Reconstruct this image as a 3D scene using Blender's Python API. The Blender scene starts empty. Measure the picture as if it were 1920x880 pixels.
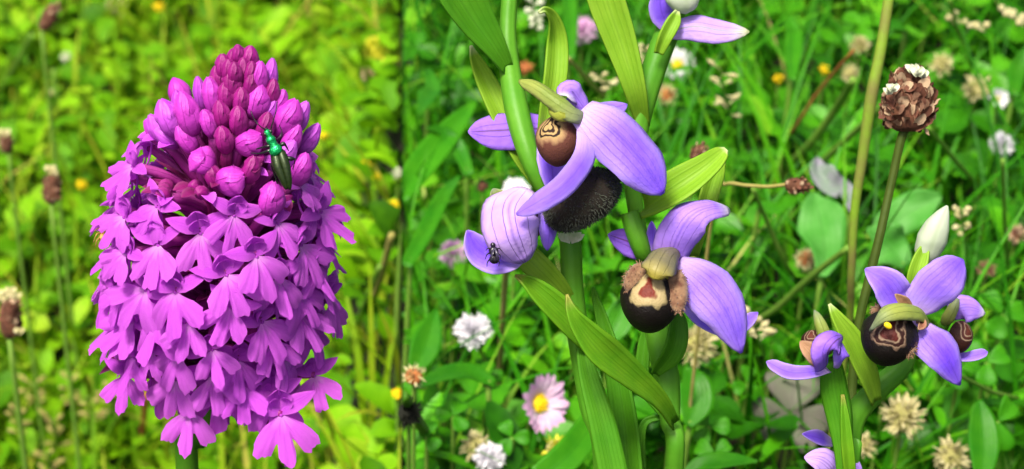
import bpy, math, random
import numpy as np
from mathutils import Matrix, Vector

random.seed(7)
rng = np.random.default_rng(11)
scene = bpy.context.scene
col = scene.collection
R_ = math.radians

# ------------------------------------------------------------------ camera
PITCH = R_(32)
D = 0.300                  # distance of the flowers the lens is focused on
FPX = 3750.0               # focal length in pixels of the 1920 px wide photograph
PX0 = 753.0                # optical axis (shifted lens)
CAM = np.array([0.0, 0.0, 0.319])
FW = np.array([0.0, math.cos(PITCH), -math.sin(PITCH)])
UP = np.array([0.0, math.sin(PITCH), math.cos(PITCH)])
RT = np.array([1.0, 0.0, 0.0])
ZUP = np.array([0.0, 0.0, 1.0])

cd = bpy.data.cameras.new('camera')
cd.sensor_width = 36.0
cd.lens = FPX / 1920.0 * 36.0
cd.shift_x = (960.0 - PX0) / 1920.0
cd.clip_start = 0.01
cd.clip_end = 200.0
cd.dof.use_dof = True
cd.dof.focus_distance = 0.294
cd.dof.aperture_fstop = 38.0
cam = bpy.data.objects.new('camera', cd)
cam.location = CAM
cam.rotation_euler = (math.pi / 2 - PITCH, 0, 0)
col.objects.link(cam)
scene.camera = cam

# ------------------------------------------------------------------ light
SUN_EL, SUN_AZ = 64.0, 215.0     # high sun behind a bright veil of cloud
w = bpy.data.worlds.new('World'); scene.world = w; w.use_nodes = True
wn = w.node_tree
sky = wn.nodes.new('ShaderNodeTexSky'); sky.sky_type = 'NISHITA'; sky.sun_disc = False
sky.sun_elevation = R_(SUN_EL); sky.sun_rotation = R_(SUN_AZ)
sky.air_density = 0.6; sky.dust_density = 6.0; sky.ozone_density = 0.3
wn.links.new(sky.outputs[0], wn.nodes['Background'].inputs[0])
wn.nodes['Background'].inputs[1].default_value = 0.05
sl = bpy.data.lights.new('sun', 'SUN'); sl.energy = 1.5; sl.angle = R_(14); sl.color = (1.0, 0.94, 0.80)
so = bpy.data.objects.new('sun', sl); col.objects.link(so)
az, el = R_(SUN_AZ), R_(SUN_EL)
sdir = Vector((math.sin(az) * math.cos(el), math.cos(az) * math.cos(el), math.sin(el)))
so.rotation_euler = (-sdir).to_track_quat('-Z', 'Y').to_euler()
so.location = (0, 0, 3)
vs = scene.view_settings
vs.view_transform = 'Standard'; vs.look = 'None'; vs.gamma = 1.0; vs.use_curve_mapping = False
vs.exposure = 1.95
scene.cycles.max_bounces = 8; scene.cycles.transmission_bounces = 6

# ------------------------------------------------------------------ small maths
def nz(v):
    v = np.asarray(v, float); return v / max(np.linalg.norm(v), 1e-12)
def P(px, py, dd=0.0):
    """point seen at that pixel, dd millimetres behind the flowers"""
    d = D + dd * 1e-3
    return CAM + d * (FW + (px - PX0) / FPX * RT + (440 - py) / FPX * UP)
def depth(p):
    return float(np.dot(np.asarray(p) - CAM, FW))
def ppx(p):
    """metres per photograph pixel at that point"""
    return depth(p) / FPX
def ground_z(x, y):
    t = np.clip(-np.asarray(x) / 0.035, 0, 1); t = t * t * (3 - 2 * t)
    return -0.115 * t + 0.004 * np.sin(np.asarray(x) * 31 + 1) * np.cos(np.asarray(y) * 23)
def G(px, py, h=0.0):
    """point on that pixel's ray standing h metres above the turf"""
    r = FW + (px - PX0) / FPX * RT + (440 - py) / FPX * UP
    t = 0.5
    for _ in range(12):
        p = CAM + t * r
        t += (p[2] - (float(ground_z(p[0], p[1])) + h)) / -r[2]
    return CAM + t * r
def S(h):
    h = h.lstrip('#'); c = [int(h[i:i + 2], 16) / 255 for i in (0, 2, 4)]
    return tuple((x / 12.92 if x <= 0.04045 else ((x + 0.055) / 1.055) ** 2.4) for x in c) + (1,)
def crom(pts, n):
    pts = np.asarray(pts, float)
    if len(pts) == 2:
        t = np.linspace(0, 1, n + 1)[:, None]; return pts[0] * (1 - t) + pts[1] * t
    ext = np.vstack([2 * pts[0] - pts[1], pts, 2 * pts[-1] - pts[-2]])
    out = []
    m = len(pts) - 1
    for t in np.linspace(0, m, n + 1):
        i = min(int(t), m - 1); f = t - i
        a, b, c, d = ext[i:i + 4]
        out.append(0.5 * (2 * b + (c - a) * f + (2 * a - 5 * b + 4 * c - d) * f * f + (3 * b - a - 3 * c + d) * f ** 3))
    return np.array(out)

OVATE = [(0, .38), (.12, .66), (.4, 1), (.62, .93), (.82, .62), (.94, .3), (1, .05)]
LANCE = [(0, .5), (.12, .78), (.35, 1), (.6, .88), (.82, .5), (.94, .22), (1, .03)]
BLADE = [(0, .7), (.3, 1), (.6, .85), (.85, .5), (1, .04)]
STRAP = [(0, .8), (.3, .85), (.7, 1), (.9, .8), (.97, .45), (1, .1)]
ROUND = [(0, .3), (.15, .8), (.45, 1), (.75, .92), (.9, .65), (.97, .35), (1, .06)]
def prof(tab, u):
    return np.interp(u, [a for a, b in tab], [b for a, b in tab])

def px(lst):
    """(pixel x, pixel y, dd, width px) -> (point, width)"""
    o = []
    for (a, b, dd, wd) in lst:
        p = P(a, b, dd); o.append((p, wd * ppx(p)))
    return o

def spine(ctrl, n):
    c = crom([list(p) + [wd] for p, wd in ctrl], n)
    pts, wd = c[:, :3], np.maximum(c[:, 3], 1e-6)
    tg = np.gradient(pts, axis=0); tg /= np.maximum(np.linalg.norm(tg, axis=1, keepdims=True), 1e-12)
    return pts, wd, tg

def nhint(nh):
    if len(nh) == 3: return nz(nh)
    return nz(-FW + nh[0] * RT + nh[1] * UP)

def ribbon(ctrl, nh=(0, 0), nu=14, nv=6, cup=0.12, fold=0.0, wave=0.0, shape=None, width=None, nh2=None, ph=0.0):
    """leaf or petal surface; ctrl = [(point, width)], or points with shape/width"""
    if shape is not None:
        ctrl = [(c[0], 0.0) if isinstance(c, tuple) else (c, 0.0) for c in ctrl]
    pts, wd, tg = spine(ctrl, nu)
    u = np.linspace(0, 1, nu + 1)
    if shape is not None:
        wd = width * prof(shape, u)
    n0, n1 = nhint(nh), nhint(nh2 if nh2 is not None else nh)
    V, UV = [], []
    for i in range(nu + 1):
        h = nz(n0 * (1 - u[i]) + n1 * u[i])
        side = nz(np.cross(tg[i], h)); nr = np.cross(side, tg[i])
        for j in range(nv + 1):
            v = 2 * j / nv - 1
            off = cup * wd[i] * v * v + fold * wd[i] * abs(v) + wave * wd[i] * math.sin(u[i] * 9 + ph + (2 if v > 0 else 0)) * abs(v)
            V.append(pts[i] + side * (v * wd[i] / 2) + nr * off)
            UV.append((u[i], j / nv))
    F = [(i * (nv + 1) + j, i * (nv + 1) + j + 1, (i + 1) * (nv + 1) + j + 1, (i + 1) * (nv + 1) + j) for i in range(nu) for j in range(nv)]
    return np.array(V), F, np.array(UV)

def tube(ctrl, sides=10, n=14, flat=1.0, nh=(0, 0), rib=0.0, nrib=3, shape=None, width=None, cap=True):
    if shape is not None:
        ctrl = [(c, 0.0) for c in ctrl]
    pts, wd, tg = spine(ctrl, n)
    if shape is not None:
        wd = width * prof(shape, np.linspace(0, 1, n + 1))
    h = nhint(nh)
    V, UV = [], []
    for i in range(n + 1):
        side = np.cross(tg[i], h)
        if np.linalg.norm(side) < 1e-3: side = np.cross(tg[i], nz(h + np.array([.3, .2, .5])))
        side = nz(side); nr = np.cross(side, tg[i])
        for j in range(sides):
            a = 2 * math.pi * j / sides
            r = wd[i] / 2 * (1 + rib * math.cos(nrib * a))
            V.append(pts[i] + side * math.cos(a) * r + nr * math.sin(a) * r * flat)
            UV.append((i / n, j / sides))
    F = [(i * sides + j, i * sides + (j + 1) % sides, (i + 1) * sides + (j + 1) % sides, (i + 1) * sides + j) for i in range(n) for j in range(sides)]
    if cap:
        F.append(tuple(range(sides - 1, -1, -1))); F.append(tuple(n * sides + j for j in range(sides)))
    return np.array(V), F, np.array(UV)
BUD = [(0, .42), (.1, .68), (.28, .93), (.45, 1), (.62, .92), (.78, .7), (.9, .42), (1, .08)]
EGG = [(0, .08), (.06, .5), (.16, .78), (.32, .97), (.5, 1), (.68, .93), (.84, .72), (.94, .45), (1, .08)]

def join(parts):
    V, F, UV, o = [], [], [], 0
    for v, f, uv in parts:
        V.append(v); UV.append(uv); F += [tuple(i + o for i in q) for q in f]; o += len(v)
    return np.vstack(V), F, np.vstack(UV)

# ------------------------------------------------------------------ objects
def mesh_data(name, V, F, UV=None, smooth=True):
    me = bpy.data.meshes.new(name)
    me.from_pydata([tuple(v) for v in V], [], F)
    if UV is not None:
        lay = me.uv_layers.new(name='UVMap')
        idx = np.empty(len(me.loops), int); me.loops.foreach_get('vertex_index', idx)
        lay.data.foreach_set('uv', np.asarray(UV, np.float32)[idx].ravel())
    if smooth: me.polygons.foreach_set('use_smooth', [True] * len(me.polygons))
    me.update()
    return me
def link(name, me, mat, parent=None, thick=0.0):
    o = bpy.data.objects.new(name, me)
    if mat is not None and len(me.materials) == 0: me.materials.append(mat)
    col.objects.link(o)
    if parent is not None: o.parent = parent
    if thick:
        m = o.modifiers.new('thickness', 'SOLIDIFY'); m.thickness = thick; m.offset = 0
    return o
BASE = {}
def thing(name, base, label, cat, group=None):
    o = bpy.data.objects.new(name, None); o.empty_display_size = 0.005
    o.location = base; col.objects.link(o); BASE[o.name] = np.array(base, float)
    tag(o, label, cat, group); return o
def tag(o, label, cat, group=None, kind=None):
    if label: o['label'] = label
    if cat: o['category'] = cat
    if group: o['group'] = group
    if kind: o['kind'] = kind
def part(name, geo, mat, parent, thick=0.0):
    """a part built in world space under a thing (or under one of its parts)"""
    top = parent
    while top.parent is not None: top = top.parent
    V, F, UV = geo
    return link(name, mesh_data(name, V - BASE[top.name], F, UV), mat, parent, thick)
def single(name, geo, base, mat, label, cat, group=None, thick=0.0):
    V, F, UV = geo
    o = link(name, mesh_data(name, V - np.array(base), F, UV), mat, None, thick)
    o.location = base; tag(o, label, cat, group); return o

# ------------------------------------------------------------------ materials
class NT:
    def __init__(s, name):
        s.m = bpy.data.materials.new(name); s.m.use_nodes = True; s.t = s.m.node_tree; s.t.nodes.clear()
    def n(s, typ, **k):
        x = s.t.nodes.new(typ)
        for a, b in k.items(): setattr(x, a, b)
        return x
    def l(s, a, b): s.t.links.new(a, b)
    def mix(s, fac, a, b, blend='MIX'):
        x = s.n('ShaderNodeMix', data_type='RGBA', blend_type=blend)
        for sock, val in ((x.inputs[0], fac), (x.inputs[6], a), (x.inputs[7], b)):
            if hasattr(val, 'is_output') or hasattr(val, 'links'): s.l(val, sock)
            else: sock.default_value = val
        return x.outputs[2]
    def math(s, op, a, b=0.0, clamp=False):
        x = s.n('ShaderNodeMath', operation=op, use_clamp=clamp)
        for sock, val in ((x.inputs[0], a), (x.inputs[1], b)):
            if hasattr(val, 'links'): s.l(val, sock)
            else: sock.default_value = val
        return x.outputs[0]
    def noise(s, scale, detail=3.0, coord='Object', rough=.55):
        tc = s.n('ShaderNodeTexCoord'); x = s.n('ShaderNodeTexNoise')
        x.inputs['Scale'].default_value = scale; x.inputs['Detail'].default_value = detail; x.inputs['Roughness'].default_value = rough
        s.l(tc.outputs[coord], x.inputs['Vector']); return x.outputs[0]
    def ramp(s, fac, stops, interp='LINEAR'):
        x = s.n('ShaderNodeValToRGB'); cr = x.color_ramp; cr.interpolation = interp
        while len(cr.elements) < len(stops): cr.elements.new(.5)
        for e, (p, c) in zip(cr.elements, stops): e.position = p; e.color = c
        s.l(fac, x.inputs[0]); return x.outputs[0]
    def uv(s):
        tc = s.n('ShaderNodeTexCoord'); sp = s.n('ShaderNodeSeparateXYZ'); s.l(tc.outputs['UV'], sp.inputs[0])
        return sp.outputs[0], sp.outputs[1]
    def out(s, colr, rough=.5, trans=.25, spec=.35, bump=None, bdist=.0002, bstr=.5, tcol=None, sheen=0.0, metal=0.0, coat=0.0):
        b = s.n('ShaderNodeBsdfPrincipled')
        if hasattr(colr, 'links'): s.l(colr, b.inputs['Base Color'])
        else: b.inputs['Base Color'].default_value = colr
        b.inputs['Roughness'].default_value = rough; b.inputs['Specular IOR Level'].default_value = spec
        b.inputs['Metallic'].default_value = metal; b.inputs['Sheen Weight'].default_value = sheen
        b.inputs['Coat Weight'].default_value = coat
        if bump is not None:
            bp = s.n('ShaderNodeBump'); bp.inputs['Strength'].default_value = bstr; bp.inputs['Distance'].default_value = bdist
            s.l(bump, bp.inputs['Height']); s.l(bp.outputs[0], b.inputs['Normal'])
        o = s.n('ShaderNodeOutputMaterial'); res = b.outputs[0]
        if trans > 0:
            t = s.n('ShaderNodeBsdfTranslucent')
            tc = tcol if tcol is not None else colr
            if hasattr(tc, 'links'): s.l(tc, t.inputs[0])
            else: t.inputs[0].default_value = tc
            m = s.n('ShaderNodeMixShader'); m.inputs[0].default_value = trans
            s.l(res, m.inputs[1]); s.l(t.outputs[0], m.inputs[2]); res = m.outputs[0]
        s.l(res, o.inputs[0]); return s.m

def leaf_mat(name, c1, c2, veins=9, vein_c=None, rough=.5, trans=.3, tip=None, scale=180, spec=.22):
    k = NT(name); u, v = k.uv()
    c = k.mix(k.ramp(k.noise(scale), [(.3, (0, 0, 0, 1)), (.7, (1, 1, 1, 1))]), c1, c2)
    c = k.mix(k.math('MULTIPLY', k.noise(45, 2), .7), c, tuple(q * f for q, f in zip(c1[:3], (.55, .72, .5))) + (1,))
    wv = k.math('SINE', k.math('MULTIPLY', v, veins * 6.283)); wv = k.math('MULTIPLY_ADD', wv, .5); k.t.nodes[-1].inputs[2].default_value = .5
    lines = k.math('POWER', wv, 5.0)
    c = k.mix(k.math('MULTIPLY', lines, .2), c, vein_c or tuple(x * .55 for x in c1[:3]) + (1,))
    mid = k.math('LESS_THAN', k.math('ABSOLUTE', k.math('SUBTRACT', v, .5)), .025)
    c = k.mix(k.math('MULTIPLY', mid, .35), c, tuple(x * .6 for x in c1[:3]) + (1,))
    if tip is not None:
        tf = k.ramp(u, [(0.84, (0, 0, 0, 1)), (1.0, (1, 1, 1, 1))]); c = k.mix(tf, c, tip)
    return k.out(c, rough, trans, spec, bump=k.math('ADD', lines, k.math('MULTIPLY', k.noise(500, 2), 2.0)), bdist=.00015, bstr=.3)

def petal_mat(name, c1, c2, vein_c, nvein=5, vein_amt=.35, mid_amt=.5, tip=None, tip_at=.85, base_c=None, rough=.5, trans=.3, scale=150, rand=0.0, edge_amt=.45, edge_c=None):
    k = NT(name); u, v = k.uv()
    c = k.mix(k.ramp(k.noise(scale), [(.35, (0, 0, 0, 1)), (.65, (1, 1, 1, 1))]), c1, c2)
    nzv = k.noise(260, 2)
    vv = k.math('ADD', v, k.math('MULTIPLY', k.math('SUBTRACT', nzv, .5), .05))
    wv = k.math('ABSOLUTE', k.math('SINE', k.math('MULTIPLY', vv, nvein * 3.1416)))
    lines = k.math('SUBTRACT', 1.0, k.math('MULTIPLY', wv, 6.0), clamp=True)
    c = k.mix(k.math('MULTIPLY', lines, vein_amt), c, vein_c)
    mid = k.math('SUBTRACT', 1.0, k.math('MULTIPLY', k.math('ABSOLUTE', k.math('SUBTRACT', vv, .5)), 22.0), clamp=True)
    c = k.mix(k.math('MULTIPLY', mid, mid_amt), c, vein_c)
    edge = k.math('MULTIPLY', k.math('POWER', k.math('MULTIPLY', k.math('ABSOLUTE', k.math('SUBTRACT', v, .5)), 2.0), 3.0), edge_amt)
    c = k.mix(edge, c, edge_c or tuple(min(1, q * 1.25 + .08) for q in c1[:3]) + (1,))
    if base_c is not None: c = k.mix(k.ramp(u, [(0.0, (1, 1, 1, 1)), (.35, (0, 0, 0, 1))]), c, base_c)
    if tip is not None: c = k.mix(k.ramp(u, [(tip_at, (0, 0, 0, 1)), (1.0, (1, 1, 1, 1))]), c, tip)
    if rand:
        oi = k.n('ShaderNodeObjectInfo'); c = k.mix(k.math('MULTIPLY', oi.outputs['Random'], rand), c, c2)
    fine = k.math('ADD', k.noise(2200, 2), k.math('MULTIPLY', k.noise(420, 2), 3.0))
    return k.out(c, rough, trans, .3, bump=k.math('ADD', fine, k.math('MULTIPLY', lines, -1.5)), bdist=.00012, bstr=.6)

def tint_mat(name, stops, rough=.5, trans=.35, spec=.35):
    k = NT(name)
    at = k.n('ShaderNodeAttribute', attribute_name='tint')
    f = k.math('ADD', at.outputs['Fac'], k.math('MULTIPLY', k.math('SUBTRACT', k.noise(300, 2), .5), .35), clamp=True)
    return k.out(k.ramp(f, stops), rough, trans, spec * .45)

def plain_mat(name, c1, c2, scale=400, rough=.6, trans=0.0, spec=.3, bump=True, bdist=.0002, **kw):
    k = NT(name); nn = k.noise(scale, 4)
    c = k.mix(k.ramp(nn, [(.35, (0, 0, 0, 1)), (.65, (1, 1, 1, 1))]), c1, c2)
    return k.out(c, rough, trans, spec, bump=nn if bump else None, bdist=bdist, **kw)

M = {}
M['soil'] = plain_mat('soil', S('1c160c'), S('1c240c'), 60, .95)
# grasses and leaves
M['turf_l'] = tint_mat('yellow_green_turf', [(0, S('3e6a04')), (.3, S('5c8a06')), (.6, S('7ca00c')), (.85, S('a0aa2c')), (1, S('b4a454'))], .6, .3)
M['herb_l'] = tint_mat('yellow_green_herb', [(0, S('305f02')), (.35, S('549004')), (.7, S('78b008')), (1, S('9cc028'))], .6, .3)
M['turf_r'] = tint_mat('green_turf', [(0, S('1c5a04')), (.35, S('2f7c06')), (.7, S('4f9a0c')), (.9, S('7aa828')), (1, S('b0aa68'))], .45, .24)
M['herb_r'] = tint_mat('clover_green', [(0, S('184a02')), (.35, S('2e7404')), (.7, S('4e9c0c')), (1, S('80bc28'))], .42, .2, .45)
M['bract'] = leaf_mat('bract_green', S('5fa01a'), S('84b424'), 7, S('3f7c12'), tip=S('9c9a48'))
M['bract_lt'] = leaf_mat('pale_bract_green', S('86b62a'), S('9cc23a'), 6, S('5f9420'), tip=S('c9d69a'))
M['sheath'] = leaf_mat('sheath_green', S('4f961c'), S('63a522'), 8, S('37780f'))
M['stem'] = leaf_mat('stem_green', S('4f9020'), S('66a02a'), 4, S('3d7818'), rough=.45, trans=.1)
M['stem_dk'] = leaf_mat('dark_stem_green', S('3f7414'), S('5a8a22'), 3, S('2d5c10'), rough=.5, trans=.1)
M['stem_bg'] = leaf_mat('meadow_stem_green', S('6f9c34'), S('8aa84a'), 2, S('5a8428'), rough=.55, trans=.15)
M['stem_br'] = leaf_mat('plantain_stem', S('34480f'), S('4c5a1e'), 4, S('2f3a12'), rough=.6, trans=0)
M['straw'] = plain_mat('straw', S('a89a5c'), S('8e8a44'), 300, .7, .1)
M['stalk'] = plain_mat('spotted_stalk', S('789c28'), S('76763a'), 160, .6, .05)
M['clover'] = leaf_mat('clover_leaf', S('348606'), S('4c9c0e'), 12, S('56a428'), rough=.42, trans=.3)
M['clover_pale'] = leaf_mat('greyed_clover_leaf', S('77706a'), S('6c7a5e'), 12, S('7c5c62'), rough=.6, trans=.2)
M['pale_leaf'] = leaf_mat('pale_green_leaf', S('4c9a34'), S('6cae56'), 8, S('3c8a2c'), rough=.5, trans=.3)
M['grey_leaf'] = plain_mat('withered_leaf', S('8a8694'), S('6f8a70'), 200, .6, .2)
M['blade'] = leaf_mat('broad_blade', S('2f800c'), S('4a9612'), 9, S('246408'), rough=.4, trans=.3)
# pyramidal orchid
M['lip'] = petal_mat('orchid_lip', S('f07efc'), S('e054f4'), S('b438d0'), 9, .12, .1, base_c=S('f8b4fc'), trans=.38, rand=.6, edge_amt=.25, rough=.65)
M['osep'] = petal_mat('orchid_sepal', S('e062f0'), S('c648de'), S('9a2cb4'), 3, .2, .3, trans=.35, rand=.4)
M['bud'] = petal_mat('orchid_bud', S('b028ac'), S('c840c6'), S('7c1274'), 7, .3, .35, trans=.2, rand=.4, base_c=S('7c1068'))
M['bud_dk'] = petal_mat('dark_orchid_bud', S('820c68'), S('9c1884'), S('5c0848'), 7, .3, .3, trans=.15, rand=.3)
M['bud_lt'] = petal_mat('light_orchid_bud', S('cc58de'), S('b840cc'), S('9424a4'), 7, .25, .3, trans=.25, base_c=S('a030a8'))
M['rachis'] = petal_mat('orchid_rachis', S('6c0e50'), S('861c68'), S('4a0838'), 5, .25, .1, trans=.12)
M['ovary'] = petal_mat('orchid_ovary', S('8c1c7a'), S('a83898'), S('5c1050'), 5, .3, .1, trans=.15)
# bee orchids
VI, VI2, VV = S('a27af4'), S('7c4ef0'), S('5630b8')
M['sepal'] = petal_mat('violet_sepal', VI, VI2, VV, 9, .1, .45, base_c=S('dcc0f6'), trans=.38, edge_amt=.75, edge_c=S('cbb0f6'), scale=110)
M['sepal_tip'] = petal_mat('violet_sepal_pale_tip', S('b48cf2'), S('a67cee'), VV, 5, .2, .45, tip=S('d8d4e0'), tip_at=.8, trans=.3)
M['sepal_gtip'] = petal_mat('violet_sepal_green_tip', S('bfa0ee'), S('b090ea'), S('8d9a5c'), 3, .15, .8, tip=S('b4c088'), tip_at=.75, trans=.3)
M['sepal_vein'] = petal_mat('veined_pale_sepal', S('cfaef4'), S('b088ee'), S('4c2c90'), 5, .8, .5, trans=.25, base_c=S('e4c8f2'))
M['sepal_brn'] = petal_mat('violet_sepal_dark_midrib', S('a070ee'), S('9464ea'), S('5a2c50'), 3, .15, .85, trans=.3)
M['hood'] = petal_mat('column_green', S('98a44c'), S('7f9440'), S('5c7030'), 4, .3, .1, tip=S('86927a'), tip_at=.6, trans=.25)
M['hood_dull'] = petal_mat('column_faded', S('6c6852'), S('7a7450'), S('4c4a40'), 4, .3, .1, tip=S('a89c3c'), tip_at=.45, trans=.1)
M['brown_petal'] = petal_mat('brown_petal', S('a07c5c'), S('8c5c48'), S('5c3428'), 3, .3, .3, trans=.15, rough=.8)
M['pollen'] = plain_mat('pollen_yellow', S('e8d020'), S('d8b818'), 900, .5)
M['chin'] = petal_mat('column_yellow', S('a8a838'), S('8c9c34'), S('6c7c2c'), 4, .3, .1, trans=.25)
M['white_bud'] = leaf_mat('white_green_bud', S('d8dcd0'), S('c0ccb0'), 5, S('9cb478'), rough=.5, trans=.25)
def lip_mat(name, stops, dist=.1, rough=.55):
    k = NT(name); tc = k.n('ShaderNodeTexCoord'); sp = k.n('ShaderNodeSeparateXYZ')
    k.l(tc.outputs['Object'], sp.inputs[0])
    nx = k.noise(3.5, 2)
    x = k.math('MULTIPLY', sp.outputs[0], 1.15)
    z = k.math('SUBTRACT', sp.outputs[2], .2)
    d = k.math('SQRT', k.math('ADD', k.math('MULTIPLY', x, x), k.math('MULTIPLY', z, z)))
    wob = k.math('MULTIPLY', k.math('COSINE', k.math('MULTIPLY', k.math('ARCTAN2', sp.outputs[0], z), 3.0)), -.035)
    d = k.math('ADD', k.math('ADD', d, wob), k.math('MULTIPLY', k.math('SUBTRACT', nx, .5), dist))
    return k.out(k.ramp(d, stops), rough, 0, .3, bump=k.noise(26, 3), bdist=.0003, bstr=.5)
CR, BLK, MAR, BRN = S('86705c'), S('0d0605'), S('4a120a'), S('2a0f0a')
M['lip_dark'] = lip_mat('bee_lip_dark', [(0, MAR), (.155, MAR), (.18, CR), (.195, CR), (.225, BRN), (.27, BRN), (.292, CR), (.305, S('6a5444')), (.34, BLK), (1, BLK)], .34)
M['lip_cream'] = lip_mat('bee_lip_cream', [(0, S('5c1a0c')), (.13, S('6a2210')), (.18, S('a8966c')), (.29, S('9c8c62')), (.345, BLK), (1, BLK)], .3)
M['lip_brown'] = lip_mat('bee_lip_brown', [(0, S('5c2a1c')), (.15, S('4a1c12')), (.17, CR), (.2, CR), (.22, S('4a1c14')), (.3, S('38140e')), (.31, CR), (.34, CR), (.36, S('30120c')), (1, S('2a100a'))])
TAN = S('a88c5c')
M['lip_stripe'] = lip_mat('bee_lip_striped', [(0, TAN), (.09, TAN), (.11, BLK), (.15, BRN), (.17, TAN), (.21, TAN), (.225, BRN), (.26, BLK), (.28, TAN), (.37, S('8c6a4c')), (.43, S('5c3428')), (1, S('4a281e'))], .3, .75)
M['lip_side'] = petal_mat('striped_lip', S('a8875c'), S('7c5038'), S('2a100a'), 4, .9, .5, tip=S('4a2016'), tip_at=.45, trans=.05, rough=.7)
M['furry'] = plain_mat('dark_velvet', S('14130f'), S('2c241c'), 260, .9)
M['fur'] = plain_mat('dark_fur', S('0c0b09'), S('444a3e'), 220, .7, bump=False)
M['lobe'] = plain_mat('hairy_lobe', S('8a6c50'), S('5c3a2a'), 900, .85, sheen=.3)
M['white_frill'] = plain_mat('white_frill', S('dcdcc8'), S('b8c49c'), 700, .7, .2)
# insects
M['beetle_g'] = plain_mat('beetle_green', S('1fc06a'), S('12904c'), 2500, .25, spec=.7, metal=.75)
M['beetle_e'] = plain_mat('beetle_wingcase', S('2c3c14'), S('1c2c10'), 2500, .38, spec=.6, metal=.45, bdist=.0001)
M['beetle_b'] = plain_mat('beetle_black', S('0c100c'), S('141a14'), 2000, .3, spec=.6)
M['beetle_leg'] = plain_mat('beetle_leg', S('3a1838'), S('241028'), 2000, .4)
M['fly'] = plain_mat('fly_black', S('120c16'), S('1c1428'), 2000, .25, spec=.6)
M['fly_wing'] = plain_mat('fly_wing', S('4a4660'), S('343044'), 1000, .2, .3, bump=False)
M['spider'] = plain_mat('spider_straw', S('b89c50'), S('8a6a30'), 1500, .6)
# meadow flowers
M['white'] = petal_mat('daisy_white', S('f0eef2'), S('e8e6ee'), S('d8d0dc'), 2, .1, .1, trans=.25)
M['pink'] = petal_mat('daisy_pink', S('f4dcf0'), S('ecc4e8'), S('dca4d4'), 2, .15, .1, tip=S('e8b0e0'), tip_at=.6, trans=.25)
M['yellow'] = plain_mat('flower_yellow', S('f0d818'), S('e4c414'), 900, .6)
M['lemon'] = plain_mat('lemon_yellow', S('dcd83a'), S('c8c830'), 500, .6, .2)
M['cream'] = plain_mat('dry_cream', S('cfc79a'), S('b4ac74'), 500, .8, .2)
M['cream_dk'] = plain_mat('dry_cream_core', S('8a8a48'), S('9c9460'), 500, .8)
M['brown'] = plain_mat('seed_brown', S('6a4430'), S('3c2218'), 800, .85)
M['scale_a'] = plain_mat('seed_scale', S('a07c62'), S('7a5444'), 700, .8, .1)
M['scale_b'] = plain_mat('seed_scale_dark', S('5c3828'), S('7c5040'), 700, .85, .05)
M['scale_c'] = plain_mat('seed_scale_pale', S('c8b092'), S('b09070'), 700, .8, .15)
M['rust'] = plain_mat('rust_seed', S('b0703c'), S('8a4a28'), 700, .8)
M['blackhead'] = plain_mat('black_head', S('161810'), S('23261a'), 900, .85)

# ------------------------------------------------------------------ ground and turf
def ground():
    xs = np.concatenate([[-20, -6, -2, -.9], np.linspace(-.5, .5, 81), [.9, 2, 6, 20]])
    ys = np.concatenate([[-20, -6, -2, -.6], np.linspace(0, 1.4, 71), [2, 4, 8, 20, 40]])
    X, Y = np.meshgrid(xs, ys); Z = ground_z(X, Y)
    V = np.stack([X, Y, Z], -1).reshape(-1, 3); n = len(xs)
    F = [(j * n + i, j * n + i + 1, (j + 1) * n + i + 1, (j + 1) * n + i) for j in range(len(ys) - 1) for i in range(n - 1)]
    o = link('ground', mesh_data('ground', V, F), M['soil']); o['kind'] = 'structure'
ground()

def stuff_obj(name, V, F, tint, mat, label, cat):
    me = bpy.data.meshes.new(name)
    nv, nf = len(V), len(F)
    me.vertices.add(nv); me.vertices.foreach_set('co', V.astype(np.float32).ravel())
    me.loops.add(nf * 4); me.loops.foreach_set('vertex_index', F.astype(np.int32).ravel())
    me.polygons.add(nf); me.polygons.foreach_set('loop_start', np.arange(0, nf * 4, 4, dtype=np.int32))
    me.polygons.foreach_set('use_smooth', np.ones(nf, bool))
    me.update(calc_edges=True)
    a = me.attributes.new('tint', 'FLOAT', 'POINT'); a.data.foreach_set('value', tint.astype(np.float32))
    o = link(name, me, mat); tag(o, label, cat, kind='stuff'); return o

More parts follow.
